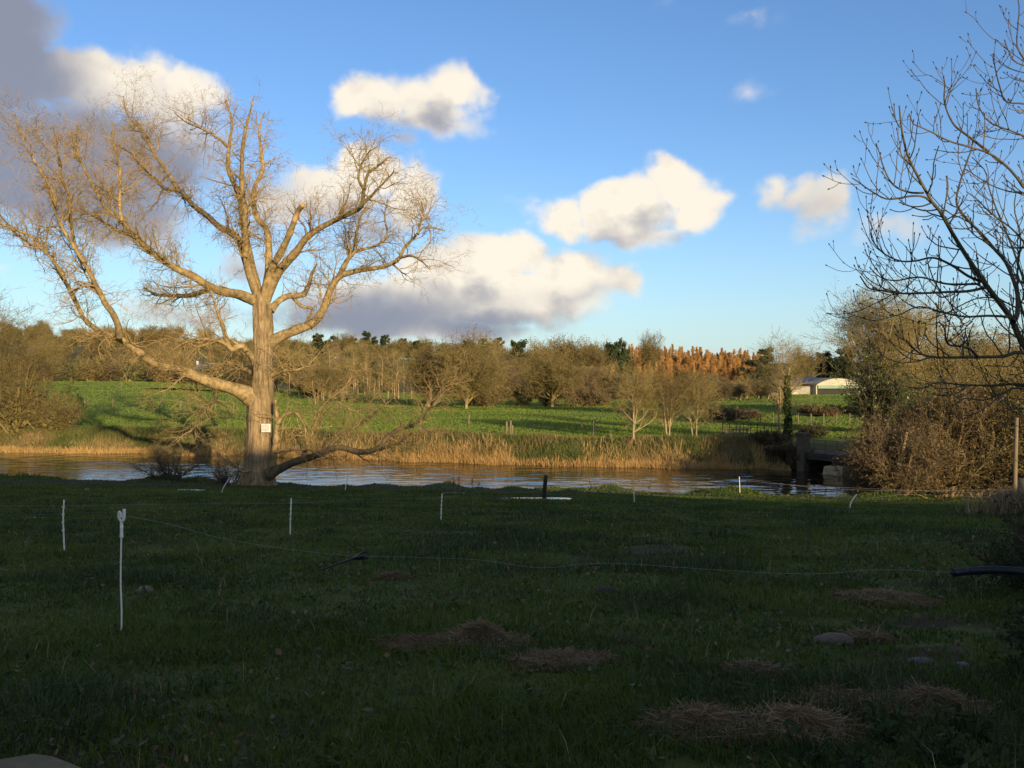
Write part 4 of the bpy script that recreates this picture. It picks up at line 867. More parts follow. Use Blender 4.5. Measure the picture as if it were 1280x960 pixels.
for i, x in enumerate((60, 112, 92, 140, 30, 160, 198, 122, 240, 280)):
    plant(hb[i % 3], 'field_hedge_bush', 'bush in the hedge at the top of the left meadow', 'bush', x, 232 + vr.normal() * 2, vr.random() * 6, (1.5, 1.2, .9 + .4 * vr.random()), 'hedge above the left meadow')

# ------------------------------------------------------------------ reeds, weeds and grass (uncountable)
def clear_bridge(X): return np.ones(len(X), bool)
N_ = 34000; X = vr.uniform(-62, 18.5, N_); ok = fbm(X * .22, X * 0 + 1.5, 41) > np.where(X < -20, .42, .33); X = X[ok]
Y = far_line(X) - .2 + vr.gamma(1.6, .45, len(X)); z = gz(X, Y); ok = (z > WATER - .35); X, Y, z = X[ok], Y[ok], z[ok]
h = (.10 + 1.05 * fbm(X * .5, Y * .3, 44) + .45 * vr.random(len(X)) ** 2) * np.where(X < -20, .62, 1.0) * np.where(X < -31, .8, 1)
v, q, t, tn = blades(np.stack([X, Y, z - .05], 1), h, .038, .75, np.clip(.2 + .6 * fbm(X * .5, Y, 45) + vr.normal(0, .14, len(X)), .02, 1), vr)
tag(link('reed_bed', MB().add(v, q, t, 0, tn).mesh('reed_bed', M_REED)), 'golden dead reeds fringing the far water edge', 'reeds', kind='stuff')
N_ = 60000; X = vr.uniform(-66, 19.5, N_); Y = far_line(X) + .7 + vr.random(N_) ** 1.2 * 5.0; z = gz(X, Y)
big_ = fbm(X * .16, Y * .25, 51)
h = (.18 + .80 * np.clip(big_ * 2.1 - .6, 0, 1.2) + .28 * vr.random(N_)) * np.interp(X, [-66, -24, -14, -6, 19], [.8, .75, .9, 1.05, .85]) * np.interp(Y - far_line(X), [.7, 3.5, 5.7], [1.0, 1, .35])
v, q, t, tn = blades(np.stack([X, Y, z - .05], 1), h, .05, .9, np.clip(-.25 + 1.5 * fbm(X * .3, Y * .5, 52) + vr.normal(0, .14, N_), .02, 1), vr)
tag(link('bank_weeds', MB().add(v, q, t, 0, tn).mesh('bank_weeds', M_WEED)), 'olive and brown rough weeds on the far bank above the reeds', 'weeds', kind='stuff')
N_ = 12000; X = vr.uniform(-66, 20, N_); Y = far_line(X) - .1 + vr.random(N_) * .9; z = gz(X, Y)
v, q, t, tn = blades(np.stack([X, Y, np.maximum(z, WATER - .1)], 1), .25 + .4 * vr.random(N_) * (.4 + fbm(X * .5, Y, 57)), .04, .9, np.clip(.15 + .6 * fbm(X * .4, Y, 58) + vr.normal(0, .14, N_), .02, 1), vr)
tag(link('waterside_grass', MB().add(v, q, t, 0, tn).mesh('waterside_grass', M_REED)), 'low dry golden grass hanging over the far water edge', 'grass', kind='stuff')
# short sward of the far meadow
N_ = 330000; d = 72 + 190 * vr.random(N_) ** 1.5; X = (vr.uniform(-120, 1400, N_) - 640) / F * d; Y = d
ok = (Y > far_edge(X) + 3.5); X, Y = X[ok], Y[ok]; z = gz(X, Y); n_ = len(X)
v, q, t, tn = blades(np.stack([X, Y, z - .02], 1), .07 + .12 * vr.random(n_) * (.5 + fbm(X * .15, Y * .2, 12)), .05 + .0007 * Y, .9, np.clip(.15 + .6 * fbm(X * .05, Y * .25, 61) + vr.normal(0, .06, n_), .02, 1), vr)
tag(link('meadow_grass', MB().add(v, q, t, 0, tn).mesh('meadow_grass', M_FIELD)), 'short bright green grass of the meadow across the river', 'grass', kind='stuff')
# near pasture
def in_heap(X, Y):
    m = np.zeros(len(X), bool)
    for h_ in HEAPS:
        p = cast(h_[1], h_[2]); rx = h_[3] / 2 / F * p[1]
        m |= (((X - p[0]) / rx) ** 2 + ((Y - p[1]) / (rx * .75)) ** 2 < .62 * (.7 + .6 * fbm(X * 4, Y * 4, 2)))
    return m
N_ = 720000; d = 2.2 + 50 * vr.random(N_) ** 1.9; X = vr.uniform(-1, 1, N_) * (.80 * d + 4.0); Y = d
md = mudmask(X, Y) + 1.1 * (fbm(X * .8, Y * .8, 78) - .5)
ok = (Y < near_edge(X) + .6) & ~in_heap(X, Y) & (vr.random(N_) > sst(.35, .75, md) * .93); X, Y = X[ok], Y[ok]; z = gz(X, Y); n_ = len(X)
clump = fbm(X * .9, Y * .9, 71); tus = sst(.50, .68, fbm(X * .45, Y * .45, 72))
h = (.022 + .055 * clump + .05 * tus + .03 * vr.random(n_)) * (1 + .9 * sst(near_edge(X) - 2.5, near_edge(X), Y)) 
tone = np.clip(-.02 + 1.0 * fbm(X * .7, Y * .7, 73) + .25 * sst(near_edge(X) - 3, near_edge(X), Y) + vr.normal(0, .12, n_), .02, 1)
v, q, t, tn = blades(np.stack([X, Y, z - .015], 1), h, .0035 + .0009 * Y, 1.2, tone, vr, .3)
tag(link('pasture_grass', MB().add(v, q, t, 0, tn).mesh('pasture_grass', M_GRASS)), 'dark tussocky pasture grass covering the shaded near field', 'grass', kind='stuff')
N_ = 180000; d = 2.2 + 30 * vr.random(N_) ** 1.7; X = vr.uniform(-1, 1, N_) * (.80 * d + 4.0); Y = d
tf = fbm(X * .8, Y * .8, 172); ok = (tf > .53) & (Y < near_edge(X) - 3) & ~in_heap(X, Y); X, Y, tf = X[ok], Y[ok], tf[ok]; n_ = len(X)
v, q, t, tn = blades(np.stack([X, Y, gz(X, Y) - .015], 1), (.045 + .6 * (tf - .53)) * (.6 + .8 * vr.random(n_)) + .03, .0035 + .0008 * Y, 1.15, np.clip(.1 + .7 * fbm(X * 1.1, Y * 1.1, 173) + vr.normal(0, .14, n_), .02, 1), vr, .3)
tag(link('tussock_grass', MB().add(v, q, t, 0, tn).mesh('tussock_grass', M_TUSS)), 'blue green rank tussocks dotted through the shaded pasture', 'grass', kind='stuff')
# fallen leaves and broad-leaved weeds in the turf
N_ = 5200; d = 2.4 + 24 * vr.random(N_) ** 1.5; X = vr.uniform(-1, 1, N_) * (.6 * d + 1); ok = fbm(X * .6, d * .6, 181) > .44; X, d = X[ok], d[ok]
v, q, tn = leaves(np.stack([X, d, gz(X, d) + .03 + .03 * vr.random(len(X))], 1), .013 + .0010 * d, np.clip(vr.normal(.5, .25, len(X)), .02, 1), vr, .7, 0)
tag(link('fallen_leaves', MB().add(v, q, None, 0, tn).mesh('fallen_leaves', M_RED)), 'small brown fallen leaves scattered over the shaded pasture', 'leaves', kind='stuff')
N_ = 900; d = 2.4 + 16 * vr.random(N_) ** 1.4; X = vr.uniform(-1, 1, N_) * (.6 * d + 1); c_ = np.repeat(np.stack([X, d, gz(X, d) + .03], 1), 9, 0); c_ = c_ + vr.normal(size=c_.shape) * [.05, .05, .015]
v, q, tn = leaves(c_, .028, np.clip(vr.normal(.55, .2, len(c_)), .02, 1), vr, .45, -.3)
tag(link('pasture_weeds', MB().add(v, q, None, 0, tn).mesh('pasture_weeds', M_TUSS)), 'low broad leafed weeds dotted through the shaded pasture', 'weeds', kind='stuff')
# scattered dead bents
N_ = 260; d = 3 + 14 * vr.random(N_); X = vr.uniform(-.6, .6, N_) * d; z = gz(X, d)
v, q, t, tn = blades(np.stack([X, d, z], 1), .10 + .16 * vr.random(N_), .0025 + .0004 * d, 1.3, np.full(N_, .6), vr)
tag(link('dead_bents', MB().add(v, q, t, 0, tn).mesh('dead_bents', M_STRAW)), 'scattered dry grass stalks in the near pasture', 'grass', kind='stuff')
# ------------------------------------------------------------------ fence posts and wires in the pasture
M_WHITE = plain('white_plastic', (.82, .76, .63), (.68, .62, .50), 8, .45)
M_BLACKP = plain('black_plastic', (.012, .012, .014), (.02, .02, .024), 10, .4)
M_STEEL = plain('dull_steel', (.35, .34, .32), (.25, .24, .22), 20, .5, metal=.5)
M_WOOD = plain('weathered_post', (.22, .165, .10), (.14, .10, .06), 4, .85, .5, stretch=(4, 4, .5))
M_DWOOD = plain('dark_post', (.035, .027, .02), (.02, .015, .012), 4, .9, .5, stretch=(4, 4, .5))
M_ROPE = plain('fence_wire', (.55, .57, .52), (.40, .42, .38), 60, .6)
M_RUST = plain('wire_steel', (.30, .30, .30), (.22, .21, .20), 60, .6)

def path_tube(name, pts, r, m, parent, S=6, n=24, cap=True):
    o = resample(pts, n); mb = MB(); mb.tubes(o[None, :, :3], np.full((1, n), r) if np.isscalar(r) else np.interp(np.linspace(0, 1, n), np.linspace(0, 1, len(r)), r)[None], S, cap=cap)
    return link(name, mb.mesh(name, m), parent)
def plastic_post(label, x, yb, xt, yt, bend=0.0, r=.011, mat_=None):
    p = cast(x, yb); H_ = (yb - yt) / F * p[1]; dx = (xt - x) / F * p[1]
    t = thing('fence_post', label, 'fence post', p, group='white plastic electric fence posts')
    path_tube('stake', [(0, 0, -.1), (dx * .35 + bend * H_, 0, H_ * .4), (dx * .7 + bend * H_, 0, H_ * .72), (dx, 0, H_)], [r, r, r * .9, r * .85], mat_ or M_WHITE, t, 6, 14)
    mb = MB()
    for k in range(4):
        q = .42 + .15 * k; c_ = np.array([dx * q + bend * H_ * math.sin(q * math.pi), -.012, H_ * q])
        mb.box(c_ - [.018, .006, .010], c_ + [.018, .006, .010]); mb.box(c_ + [.012, -.006, .010], c_ + [.018, .006, .032])
    link('wire_clips', mb.mesh('wire_clips', mat_ or M_WHITE, False), t)
    return p, np.array([dx, 0, H_]) + p
PA = plastic_post('white plastic post nearest the left edge, beyond the pigtail post', 81, 690, 80, 625, -.02, .013)
PB = plastic_post('white plastic post standing upright in the grass below the big tree', 362.5, 669, 364, 623, 0, .013)
PC = plastic_post('white plastic post in mid pasture left of the dark wooden stake', 551, 651, 552.5, 617, 0, .012)
PD = plastic_post('white post leaning right by the water, just left of the big trunk', 276, 616, 287, 597, 0, .016)
PE = plastic_post('white post leaning slightly at the bank just right of the big trunk', 431, 613, 436, 591, 0, .016)
PF = plastic_post('thin white post on the bank right of the dark wooden stake', 793, 628, 792, 607, 0, .014)
PG = plastic_post('white post against the blue water left of the bridge', 925, 617, 924, 596, 0, .018)
PH = plastic_post('bent white post curving right in front of the russet thicket', 1062, 637, 1071, 618, -.10, .018)
# pigtail post
p = cast(150.5, 794); kk = p[1] / F
pig = thing('pigtail_post', 'white pigtail electric fence post with a looped top, nearest to the viewer', 'fence post', p)
s_ = kk
path_tube('shaft', [(-10 * s_, 0, -18 * s_), (0, 0, 0), (1.5 * s_, 0, 30 * s_), (.3 * s_, 0, 70 * s_), (1.5 * s_, 0, 140 * s_)], .0068, M_WHITE, pig, 8, 40)
path_tube('grip', [(1.5 * s_, 0, 122 * s_), (1.5 * s_, 0, 137 * s_)], [.014, .012, .014], M_WHITE, pig, 10, 6)
hk = [(1.5, 0, 136), (1.5, 0, 142), (4.3, -1, 144), (5.0, -1, 150), (5.2, -1, 157.5)]
path_tube('hook', [tuple(np.array(h_) * s_) for h_ in hk], .0125, M_WHITE, pig, 8, 24)
hk = [(4.2, -.6, 144.5), (1.0, 1, 142.5), (-2.0, 1.6, 145), (-2.6, .6, 150), (-1.2, -.8, 154), (1.0, -1, 152), (1.4, -.6, 147)]
path_tube('pigtail_loop', [tuple(np.array(h_) * s_) for h_ in hk], .0105, M_WHITE, pig, 8, 30)
# dark wooden stake
p = cast(681, 624); H_ = (624 - 594) / F * p[1]
t = thing('wooden_stake', 'dark upright wooden stake beside the puddle on the bank', 'fence post', p)
mb = MB(); o = resample([(-.03, 0, -.15), (0, 0, H_ * .5), (.05, 0, H_)], 8); mb.tubes(o[None], np.array([[.085, .085, .08, .08, .08, .08, .075, .07]]), 8, cap=True); link('post', mb.mesh('post', M_DWOOD), t)
mb = MB(); mb.box((-.02, -.115, H_ * .78), (.05, -.06, H_ * .86)); link('insulator', mb.mesh('insulator', M_BLACKP, False), t)
# fallen black tread-in post
p = cast(393, 714); hd = at(450, 695.5, p[1] - .25); rel = hd - p; kk = p[1] / F
t = thing('tread_in_post', 'black plastic post lying tilted in the grass with its insulator head up', 'fence post', p)
path_tube('shaft', [(0, 0, -.02), tuple(rel * .4 + [0, 0, -.004]), tuple(rel * .92)], [.010, .011, .013], M_BLACKP, t, 7, 14)
mb = MB(); a = resample([(*(rel * .86), .02), (*(rel * .93), .034), (*(rel * 1.0), .045), (*(rel * 1.06), .04), (*(rel * 1.10), .012)], 12); mb.tubes(a[None, :, :3], a[None, :, 3], 9, cap=True)
for q in (-1, 1):
    f_ = resample([tuple(rel * .98), tuple(rel * 1.04 + [.02, 0, q * .045]), tuple(rel * 1.10 + [.05, 0, q * .03])], 8); mb.tubes(f_[None], np.full((1, 8), .013), 6, cap=True)
link('insulator_head', mb.mesh('insulator_head', M_BLACKP), t)
# black pipe across the right gap
p0 = at(1192, 715.5, 8.3); gp = cast(1330, 790, pud=False)
t = thing('black_pipe', 'thick black plastic pipe gate handle poking in from the right edge above the wire', 'pipe', (gp[0], gp[1], gp[2]))
pts = [tuple(at(x, y, dd) - gp) for x, y, dd in ((1192, 716, 8.3), (1210, 714, 8.3), (1235, 712.5, 8.2), (1262, 713, 8.1), (1290, 716, 8.0), (1330, 724, 8.0))]
path_tube('pipe', pts, .038, M_BLACKP, t, 12, 30)
mb = MB(); a = resample([(*(np.array(pts[0]) - [.03, 0, .002]), .012), (*pts[0], .026), (*pts[1], .041)], 6); mb.tubes(a[None, :, :3], a[None, :, 3], 10, cap=True); link('end_cap', mb.mesh('end_cap', M_BLACKP), t)
mb = MB(); o = resample([(0, .06, -.1), (0, .06, .9), (.0, .06, 1.25)], 6); mb.tubes(o[None], np.full((1, 6), .06), 10, cap=True); link('gate_post', mb.mesh('gate_post', M_DWOOD), t)

def wire(label, pts, r=.0024, m=None):
    o = resample(np.array([at(*q) for q in pts]), 60); b = o[0].copy()
    ob = link('fence_wire', MB().tubes((o - b)[None], np.full((1, 60), r), 4).mesh('fence_wire', m or M_RUST), None, b)
    return tag(ob, label, 'wire', 'electric fence wires')
dp = cast(150.5, 794)[1]; dt = cast(393, 714)[1] - .3
wire('sagging white wire from the pigtail post to the black tilted post', [(154, 645, dp), (175, 648, dp + .2), (215, 656, dp + .8), (270, 671, dp + 1.8), (330, 682, dp + 2.8), (390, 690, dt - .4), (449, 696, dt)], .0016)
wire('long wavering white wire from the black tilted post to the black pipe', [(451, 695, dt), (520, 696.5, dt - .3), (600, 700, dt - .7), (655, 708, 9.6), (690, 709.5, 9.4), (730, 705, 9.2), (790, 705, 9.1), (860, 710, 9.0), (960, 716, 8.8), (1030, 717, 8.7), (1085, 712.5, 8.6), (1140, 713, 8.4), (1194, 716, 8.3)], .0016)
da, db, dc, dg = PA[0][1], PB[0][1], PC[0][1], PG[0][1]
wire('faint wire strung left to right between the far white posts', [(-30, 632, da - 1), (80, 632, da - .03), (220, 630, (da + db) / 2), (363.5, 629, db - .03), (460, 624, (db + dc) / 2), (552, 622, dc - .03), (620, 611, (dc + 46) / 2), (682, 600, cast(681, 624)[1] - .1)], .0016)
wire('faint second wire low behind the pigtail post at the left', [(-20, 644, 20), (40, 643.5, 21), (150, 640, 24), (270, 641, 26)], .0016)
wire('upper wire from the white post by the water to the strainer post', [(682, 600, cast(681, 624)[1] - .1), (792, 611, PF[0][1] - .05), (924, 599, dg - .03), (985, 606, 46), (1040, 611, 45), (1130, 613.5, 44), (1265, 612, 43)], .0038)
wire('lower wire along the right bank to the strainer post', [(924, 607, dg - .03), (985, 610, 46), (1069, 622, PH[0][1] - .05), (1130, 618, 44), (1200, 620, 43.5), (1265, 622, 43)], .0038)
wire('sloping thin wire at the right bank crossing in front of the thicket', [(924, 600, dg - .05), (1000, 607, 46), (1120, 612, 45), (1200, 615.5, 44), (1266, 618, 43)], .0035)
# strainer posts at the right hedge
for (x, yb, yt, r, lb) in ((1268, 640, 522, .07, 'tall slender wooden strainer post at the right hedge'), (1275, 645, 598, .12, 'short thick wooden post at the foot of the strainer post')):
    p = cast(x, yb); d = p[1]; H_ = (yb - yt) / F * d
    t = thing('strainer_post', lb, 'fence post', p)
    mb = MB(); o = resample([(0, 0, -.2), (.03, 0, H_ * .5), (.07, 0, H_)], 10); mb.tubes(o[None], np.linspace(r, r * .8, 10)[None], 10, cap=True); link('post', mb.mesh('post', M_WOOD), t)
    mb = MB()
    for q in (.55, .8): o = resample([(.03, -r - .004, H_ * q - .02), (.03, -r - .03, H_ * q), (.03, -r - .004, H_ * q + .02)], 6); mb.tubes(o[None], np.full((1, 6), .006), 5)
    link('staple', mb.mesh('staple', M_STEEL), t)
# dead grass at the foot of those posts
N_ = 2600; p = cast(1262, 644); X = p[0] + vr.normal(0, .55, N_) + .5; Y = p[1] + vr.normal(0, .6, N_)
v, q, t_, tn = blades(np.stack([X, Y, gz(X, Y) - .02], 1), .35 + .6 * vr.random(N_), .02, .8, np.clip(.45 + vr.normal(0, .2, N_), .02, 1), vr)
tag(link('dead_grass', MB().add(v, q, t_, 0, tn).mesh('dead_grass', M_STRAW)), 'tall dead grass round the strainer posts at the right hedge', 'grass', kind='stuff')
# dry dock stalks on the bank
k = 0
for i, (x, yb, yt) in enumerate(((567, 612, 596), (574, 612, 598), (590, 613, 600), (598, 612, 601), (738, 616, 604), (812, 618, 606), (1010, 622, 604))):
    p = cast(x, yb, pud=False); H_ = (yb - yt) / F * p[1]
    t = thing('dock_stalk', ('dry dock stalk on the bank left of the puddle, leftmost', 'tallest dry dock stalk of the bank tuft', 'dry dock stalk, third of the bank tuft', 'dry dock stalk at the right of the bank tuft', 'lone dry stalk between the dark stake and the thin white post', 'thin dry stalk right of the thin white post', 'thin dry stalk on the bank in front of the bridge')[i], 'plant', p)
    g_ = np.random.default_rng(600 + i); sp = wiggle(np.stack([0 * np.linspace(0, 1, 8), 0 * np.linspace(0, 1, 8), np.linspace(-.05, H_, 8)], 1), .08, i)[None]; sr = np.full((1, 8), .009)
    P1, R1 = grow(sp, sr, per=9, t0=.4, ang=38, asd=8, length=H_ * .32, P_=4, wig=.1, rabs=.007, rg=g_)
    link('stem', MB().tubes(sp, sr, 4).tubes(P1, R1, 3).mesh('stem', M_DARKB), t)
    c_ = np.repeat(P1[:, 1:].reshape(-1, 3), 5, 0) + g_.normal(size=(len(P1) * 15, 3)) * .015
    v, q, tn = leaves(c_, .014, np.full(len(c_), .2), g_); link('seeds', MB().add(v, q, None, 0, tn).mesh('seeds', M_RED), t)

# ------------------------------------------------------------------ heaps of old straw, bare soil, stones
def straw_pile(label, x, y, w_px, h_px, n=1500, hump=1.0, tone0=.35, s=0, dlen=.17):
    p = cast(x, y); d = p[1]; rx = w_px / 2 / F * d; hz = h_px / F * d; ry = rx * .75
    t = thing('straw_heap', label, 'straw', p, group=None); g_ = np.random.default_rng(700 + s)
    k = 22; a = np.linspace(0, 2 * math.pi, 36, endpoint=False); rr_ = np.linspace(0, 1, k)
    A, RR = np.meshgrid(a, rr_); edge = .75 + .5 * fbm(np.cos(A) * 1.4 + s, np.sin(A) * 1.4, 9)
    XX = np.cos(A) * RR * rx * edge; YY = np.sin(A) * RR * ry * edge
    def hgt(X_, Y_, R_): return hz * hump * .55 * (1 - sst(.0, 1.0, R_)) * (.2 + 1.6 * fbm(X_ / rx * 2.2 + s, Y_ / rx * 2.2, 13))
    zg = gz(XX.ravel() + p[0], YY.ravel() + p[1]).reshape(XX.shape) - p[2]
    ZZ = zg + hgt(XX, YY, RR) - .012 * (RR > .9)
    i = (np.arange(k - 1)[:, None] * 36); j = np.arange(36)[None]; j2 = (j + 1) % 36
    q = np.stack([i + j, i + j2, i + 36 + j2, i + 36 + j], -1).reshape(-1, 4)
    link('mound', MB().add(np.stack([XX, YY, ZZ], -1).reshape(-1, 3), q).mesh('mound', M_DUNG), t)
    n = int(n * 2.4); a_ = g_.random(n) * 6.283; r_ = g_.random(n) ** .7 * 1.45; ed = .75 + .5 * fbm(np.cos(a_) * 1.4 + s, np.sin(a_) * 1.4, 9)
    X_ = np.cos(a_) * r_ * rx * ed; Y_ = np.sin(a_) * r_ * ry * ed
    z_ = gz(X_ + p[0], Y_ + p[1]) - p[2] + hgt(X_, Y_, np.minimum(r_, 1)) + .004 + .03 * g_.random(n) ** 2
    th_ = g_.random(n) * 6.283; L_ = dlen * (.4 + g_.random(n)); up = g_.normal(.05, .22, n)
    dv = np.stack([np.cos(th_), np.sin(th_), up], 1) * L_[:, None] / 2
    c_ = np.stack([X_, Y_, z_ + .01], 1); bend = np.stack([0 * z_, 0 * z_, .02 * g_.random(n)], 1)
    pts = np.stack([c_ - dv, c_ + bend, c_ + dv - np.array([0, 0, .012])], 1)
    link('straw', MB().tubes(pts, np.full((n, 3), .0012 + .00014 * d), 3, tone=np.clip(tone0 + .35 * fbm(X_ / rx * 2, Y_ / rx * 2, 3) - .1 + g_.normal(0, .16, n), .02, 1)).mesh('straw', M_STRAW), t)
for i, a_ in enumerate(HEAPS):
    straw_pile(*a_, s=i)
def stone(name, label, cat, x, y, w_px, h_px, m, s=0, deep=.7, flat=1.0):
    p = cast(x, y); d = p[1]; rx = w_px / 2 / F * d; hz = h_px / F * d
    u = np.linspace(0, math.pi, 14); a = np.linspace(0, 2 * math.pi, 26, endpoint=False); A, U = np.meshgrid(a, u)
    n_ = .8 + .45 * fbm(np.cos(A) * np.sin(U) * 1.6 + s, np.sin(A) * np.sin(U) * 1.6 + np.cos(U) * 1.3, 19 + s)
    X_, Y_, Z_ = np.cos(A) * np.sin(U) * rx * n_, np.sin(A) * np.sin(U) * rx * deep * n_, np.sign(np.cos(U)) * np.abs(np.cos(U)) ** flat * hz * n_
    i = (np.arange(13)[:, None] * 26); j = np.arange(26)[None]; j2 = (j + 1) % 26
    q = np.stack([i + 26 + j, i + 26 + j2, i + j2, i + j], -1).reshape(-1, 4)
    return tag(link(name, MB().add(np.stack([X_, Y_, Z_], -1).reshape(-1, 3), q).mesh(name, m), None, p + [0, 0, hz * .1]), label, cat)
M_STONE = plain('pale_stone', (.19, .155, .11), (.10, .08, .055), 9, .9, .6); M_SACK = plain('grey_sack', (.115, .09, .065), (.06, .047, .034), 14, .85, .5)
stone('field_stone', 'pale flat stone lying in the grass at the left', 'stone', 181, 739, 22, 6, M_STONE, 1)
stone('grey_sack', 'grey flattened lump lying in the grass at right, beside loose straw', 'stone', 1042, 802, 52, 8, M_SACK, 2, .6, .7)
stone('field_stone', 'dark jagged stones at the right among the grass', 'stone', 1150, 829, 36, 6, plain('dark_stone', (.09, .085, .085), (.05, .05, .05), 9, .8, .6), 3, .6)
stone('field_stone', 'small glinting grey stone near the right-hand straw heap', 'stone', 1203, 832, 18, 4, plain('grey_stone', (.16, .16, .165), (.1, .1, .1), 9, .5, .6), 4, .6)
stone('mole_hill', 'dark heap of fresh soil in the grass right of the middle', 'soil', 760, 742, 34, 7, plain('fresh_soil', (.045, .032, .022), (.025, .018, .012), 20, .95, .9), 5)
# corner of a concrete coping in the lower left
cz = EYE - (962 - HZ) / F * 2.25
def cp(x, y): return at(x, y, 1.17 * F / (y - HZ))
A_ = cp(-90, 963); B_ = cp(-8, 950.5); C_ = cp(42, 942); D_ = cp(66, 945.5); E_ = cp(118, 966)
top = []
for q, sx_ in ((A_, 1), (B_, 1), (C_, 1), (D_, 1), (E_, 1), (cp(60, 1150), 1), (cp(-160, 1100), 1)):
    top.append(q)
top = np.array(top); top[:, 2] = np.minimum(top[:, 2], C_[2] + 0.0); n_ = len(top)
bot = top.copy(); bot[:, 2] = -.3; bot[:, :2] += (bot[:, :2] - top[:, :2].mean(0)) * .08
b0 = top.mean(0) * [1, 1, 0]
mid_ = top.copy(); mid_[:, :2] = top[:, :2] + (top[:, :2] - top[:, :2].mean(0)) * .03; mid_[:, 2] -= .025
V = np.vstack([top.mean(0)[None] + [0, 0, .012], top, mid_, bot]) - b0; tri = [(0, 1 + (i + 1) % n_, 1 + i) for i in range(n_)]; qs = []
for a0 in (1, 1 + n_): qs += [(a0 + i, a0 + (i + 1) % n_, a0 + n_ + (i + 1) % n_, a0 + n_ + i) for i in range(n_)]
tag(link('concrete_block', MB().add(V, qs, tri).mesh('concrete_block', plain('old_concrete', (.16, .13, .07), (.09, .075, .04), 14, .9, .6), False), None, b0), 'worn sandy concrete block cut by the lower left corner', 'block')
# bramble in the shaded right edge and nettles below it
M_NET = M_BRAM
for i, (x, d, H_, w_, lb) in enumerate(((1318, 9.4, .8, 1.1, 'dark bramble bush in the shade under the black pipe'), (1350, 8.6, 1.3, 1.9, 'larger dark bramble bush cut by the right edge behind the pipe'), (1370, 5.2, .7, 1.0, 'dark bramble at the lower right edge of the picture'), (1352, 12.5, 1.2, 1.9, 'dark hedge bush at the right edge beyond the brambles'))):
    plant(bush(400 + i, H_, w_, 18, .004, M_DARKB, M_BRAM, .017, 3, 1.0, arch=.45), 'bramble', lb, 'bush', x, d)
for i, (x, y) in enumerate(((1110, 932), (1010, 962), (1165, 955), (1225, 930), (1075, 970), (1195, 972))):
    p = cast(x, y); g_ = np.random.default_rng(800 + i); n_ = 26
    t = thing('nettle_plant', ('broad leafed nettle between the bottom right straw heaps', 'low nettle at the bottom edge under the bright straw heap', 'nettle right of the broad leafed one, near the bottom edge', 'nettle below the rounded straw heap at right', 'small nettle at the bottom edge, leftmost but one', 'nettle at the bottom edge below the rounded straw heap')[i], 'plant', p)
    sp = np.zeros((5, 6, 3)); k = np.linspace(0, 1, 6); aa = g_.random(5) * 6.28
    sp[:, :, 0] = np.cos(aa)[:, None] * .09 * k; sp[:, :, 1] = np.sin(aa)[:, None] * .09 * k; sp[:, :, 2] = k * (.10 + .07 * g_.random(5))[:, None]
    link('stems', MB().tubes(sp, np.full((5, 6), .0025), 4).mesh('stems', M_BRAM), t)
    c_ = np.repeat(sp[:, 2:].reshape(-1, 3), 4, 0); c_ = c_ + g_.normal(size=c_.shape) * [.035, .035, .008]
    v, q, tn = leaves(c_, .022, np.clip(g_.normal(.7, .2, len(c_)), .05, 1), g_, .5, .0)
    link('leaves', MB().add(v, q, None, 0, tn).mesh('leaves', M_BRAM), t)

# ------------------------------------------------------------------ bridge
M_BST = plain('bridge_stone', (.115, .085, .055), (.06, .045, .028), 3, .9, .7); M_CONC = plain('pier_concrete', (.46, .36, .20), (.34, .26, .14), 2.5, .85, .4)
M_DECK = plain('bridge_deck', (.06, .05, .038), (.035, .03, .024), 3, .9, .5); M_RAIL = plain('bridge_rail', (.12, .10, .07), (.07, .06, .04), 5, .7)
bA = at(1003, 566, 63.0); bB = at(1150, 566, 55.5)
br = thing('bridge', 'low road bridge with stone pier and railings crossing the river at right', 'bridge', (bA[0], bA[1], bA[2]))
dv = bB - bA; Lb = np.hypot(dv[0], dv[1]); br.rotation_euler = (0, 0, math.atan2(dv[1], dv[0])); WB = 3.6
def part(name, mb, m, par, smooth=False): return link(name, mb.mesh(name, m, smooth), par)
mb = MB(); mb.box((.1, 0, -.42), (Lb, WB, 0)); mb.box((.1, -.06, -.16), (Lb, -.003, .05)); mb.box((.1, WB + .003, -.16), (Lb, WB + .06, .05)); part('deck', mb, M_DECK, br)
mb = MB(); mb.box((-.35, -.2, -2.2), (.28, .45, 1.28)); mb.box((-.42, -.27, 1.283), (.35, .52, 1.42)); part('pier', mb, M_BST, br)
mb = MB(); mb.box((-1.6, .46, -2.4), (.1, WB - .41, -.01)); part('abutment', mb, M_BST, br)
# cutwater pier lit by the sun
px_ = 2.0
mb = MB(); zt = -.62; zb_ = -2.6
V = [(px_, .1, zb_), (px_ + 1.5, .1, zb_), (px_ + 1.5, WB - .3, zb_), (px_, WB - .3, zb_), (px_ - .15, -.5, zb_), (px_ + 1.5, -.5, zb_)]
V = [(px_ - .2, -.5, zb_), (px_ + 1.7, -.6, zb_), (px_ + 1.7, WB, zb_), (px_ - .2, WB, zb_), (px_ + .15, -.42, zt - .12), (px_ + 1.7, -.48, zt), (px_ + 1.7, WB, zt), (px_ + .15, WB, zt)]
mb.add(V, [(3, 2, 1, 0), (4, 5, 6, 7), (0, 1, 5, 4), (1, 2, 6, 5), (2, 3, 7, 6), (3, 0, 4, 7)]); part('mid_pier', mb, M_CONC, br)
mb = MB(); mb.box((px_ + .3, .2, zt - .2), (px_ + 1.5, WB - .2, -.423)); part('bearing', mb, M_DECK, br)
mb = MB(); mb.box((Lb - .4, 0, -2.4), (Lb + 1.5, WB, -.425)); part('abutment', mb, M_BST, br)
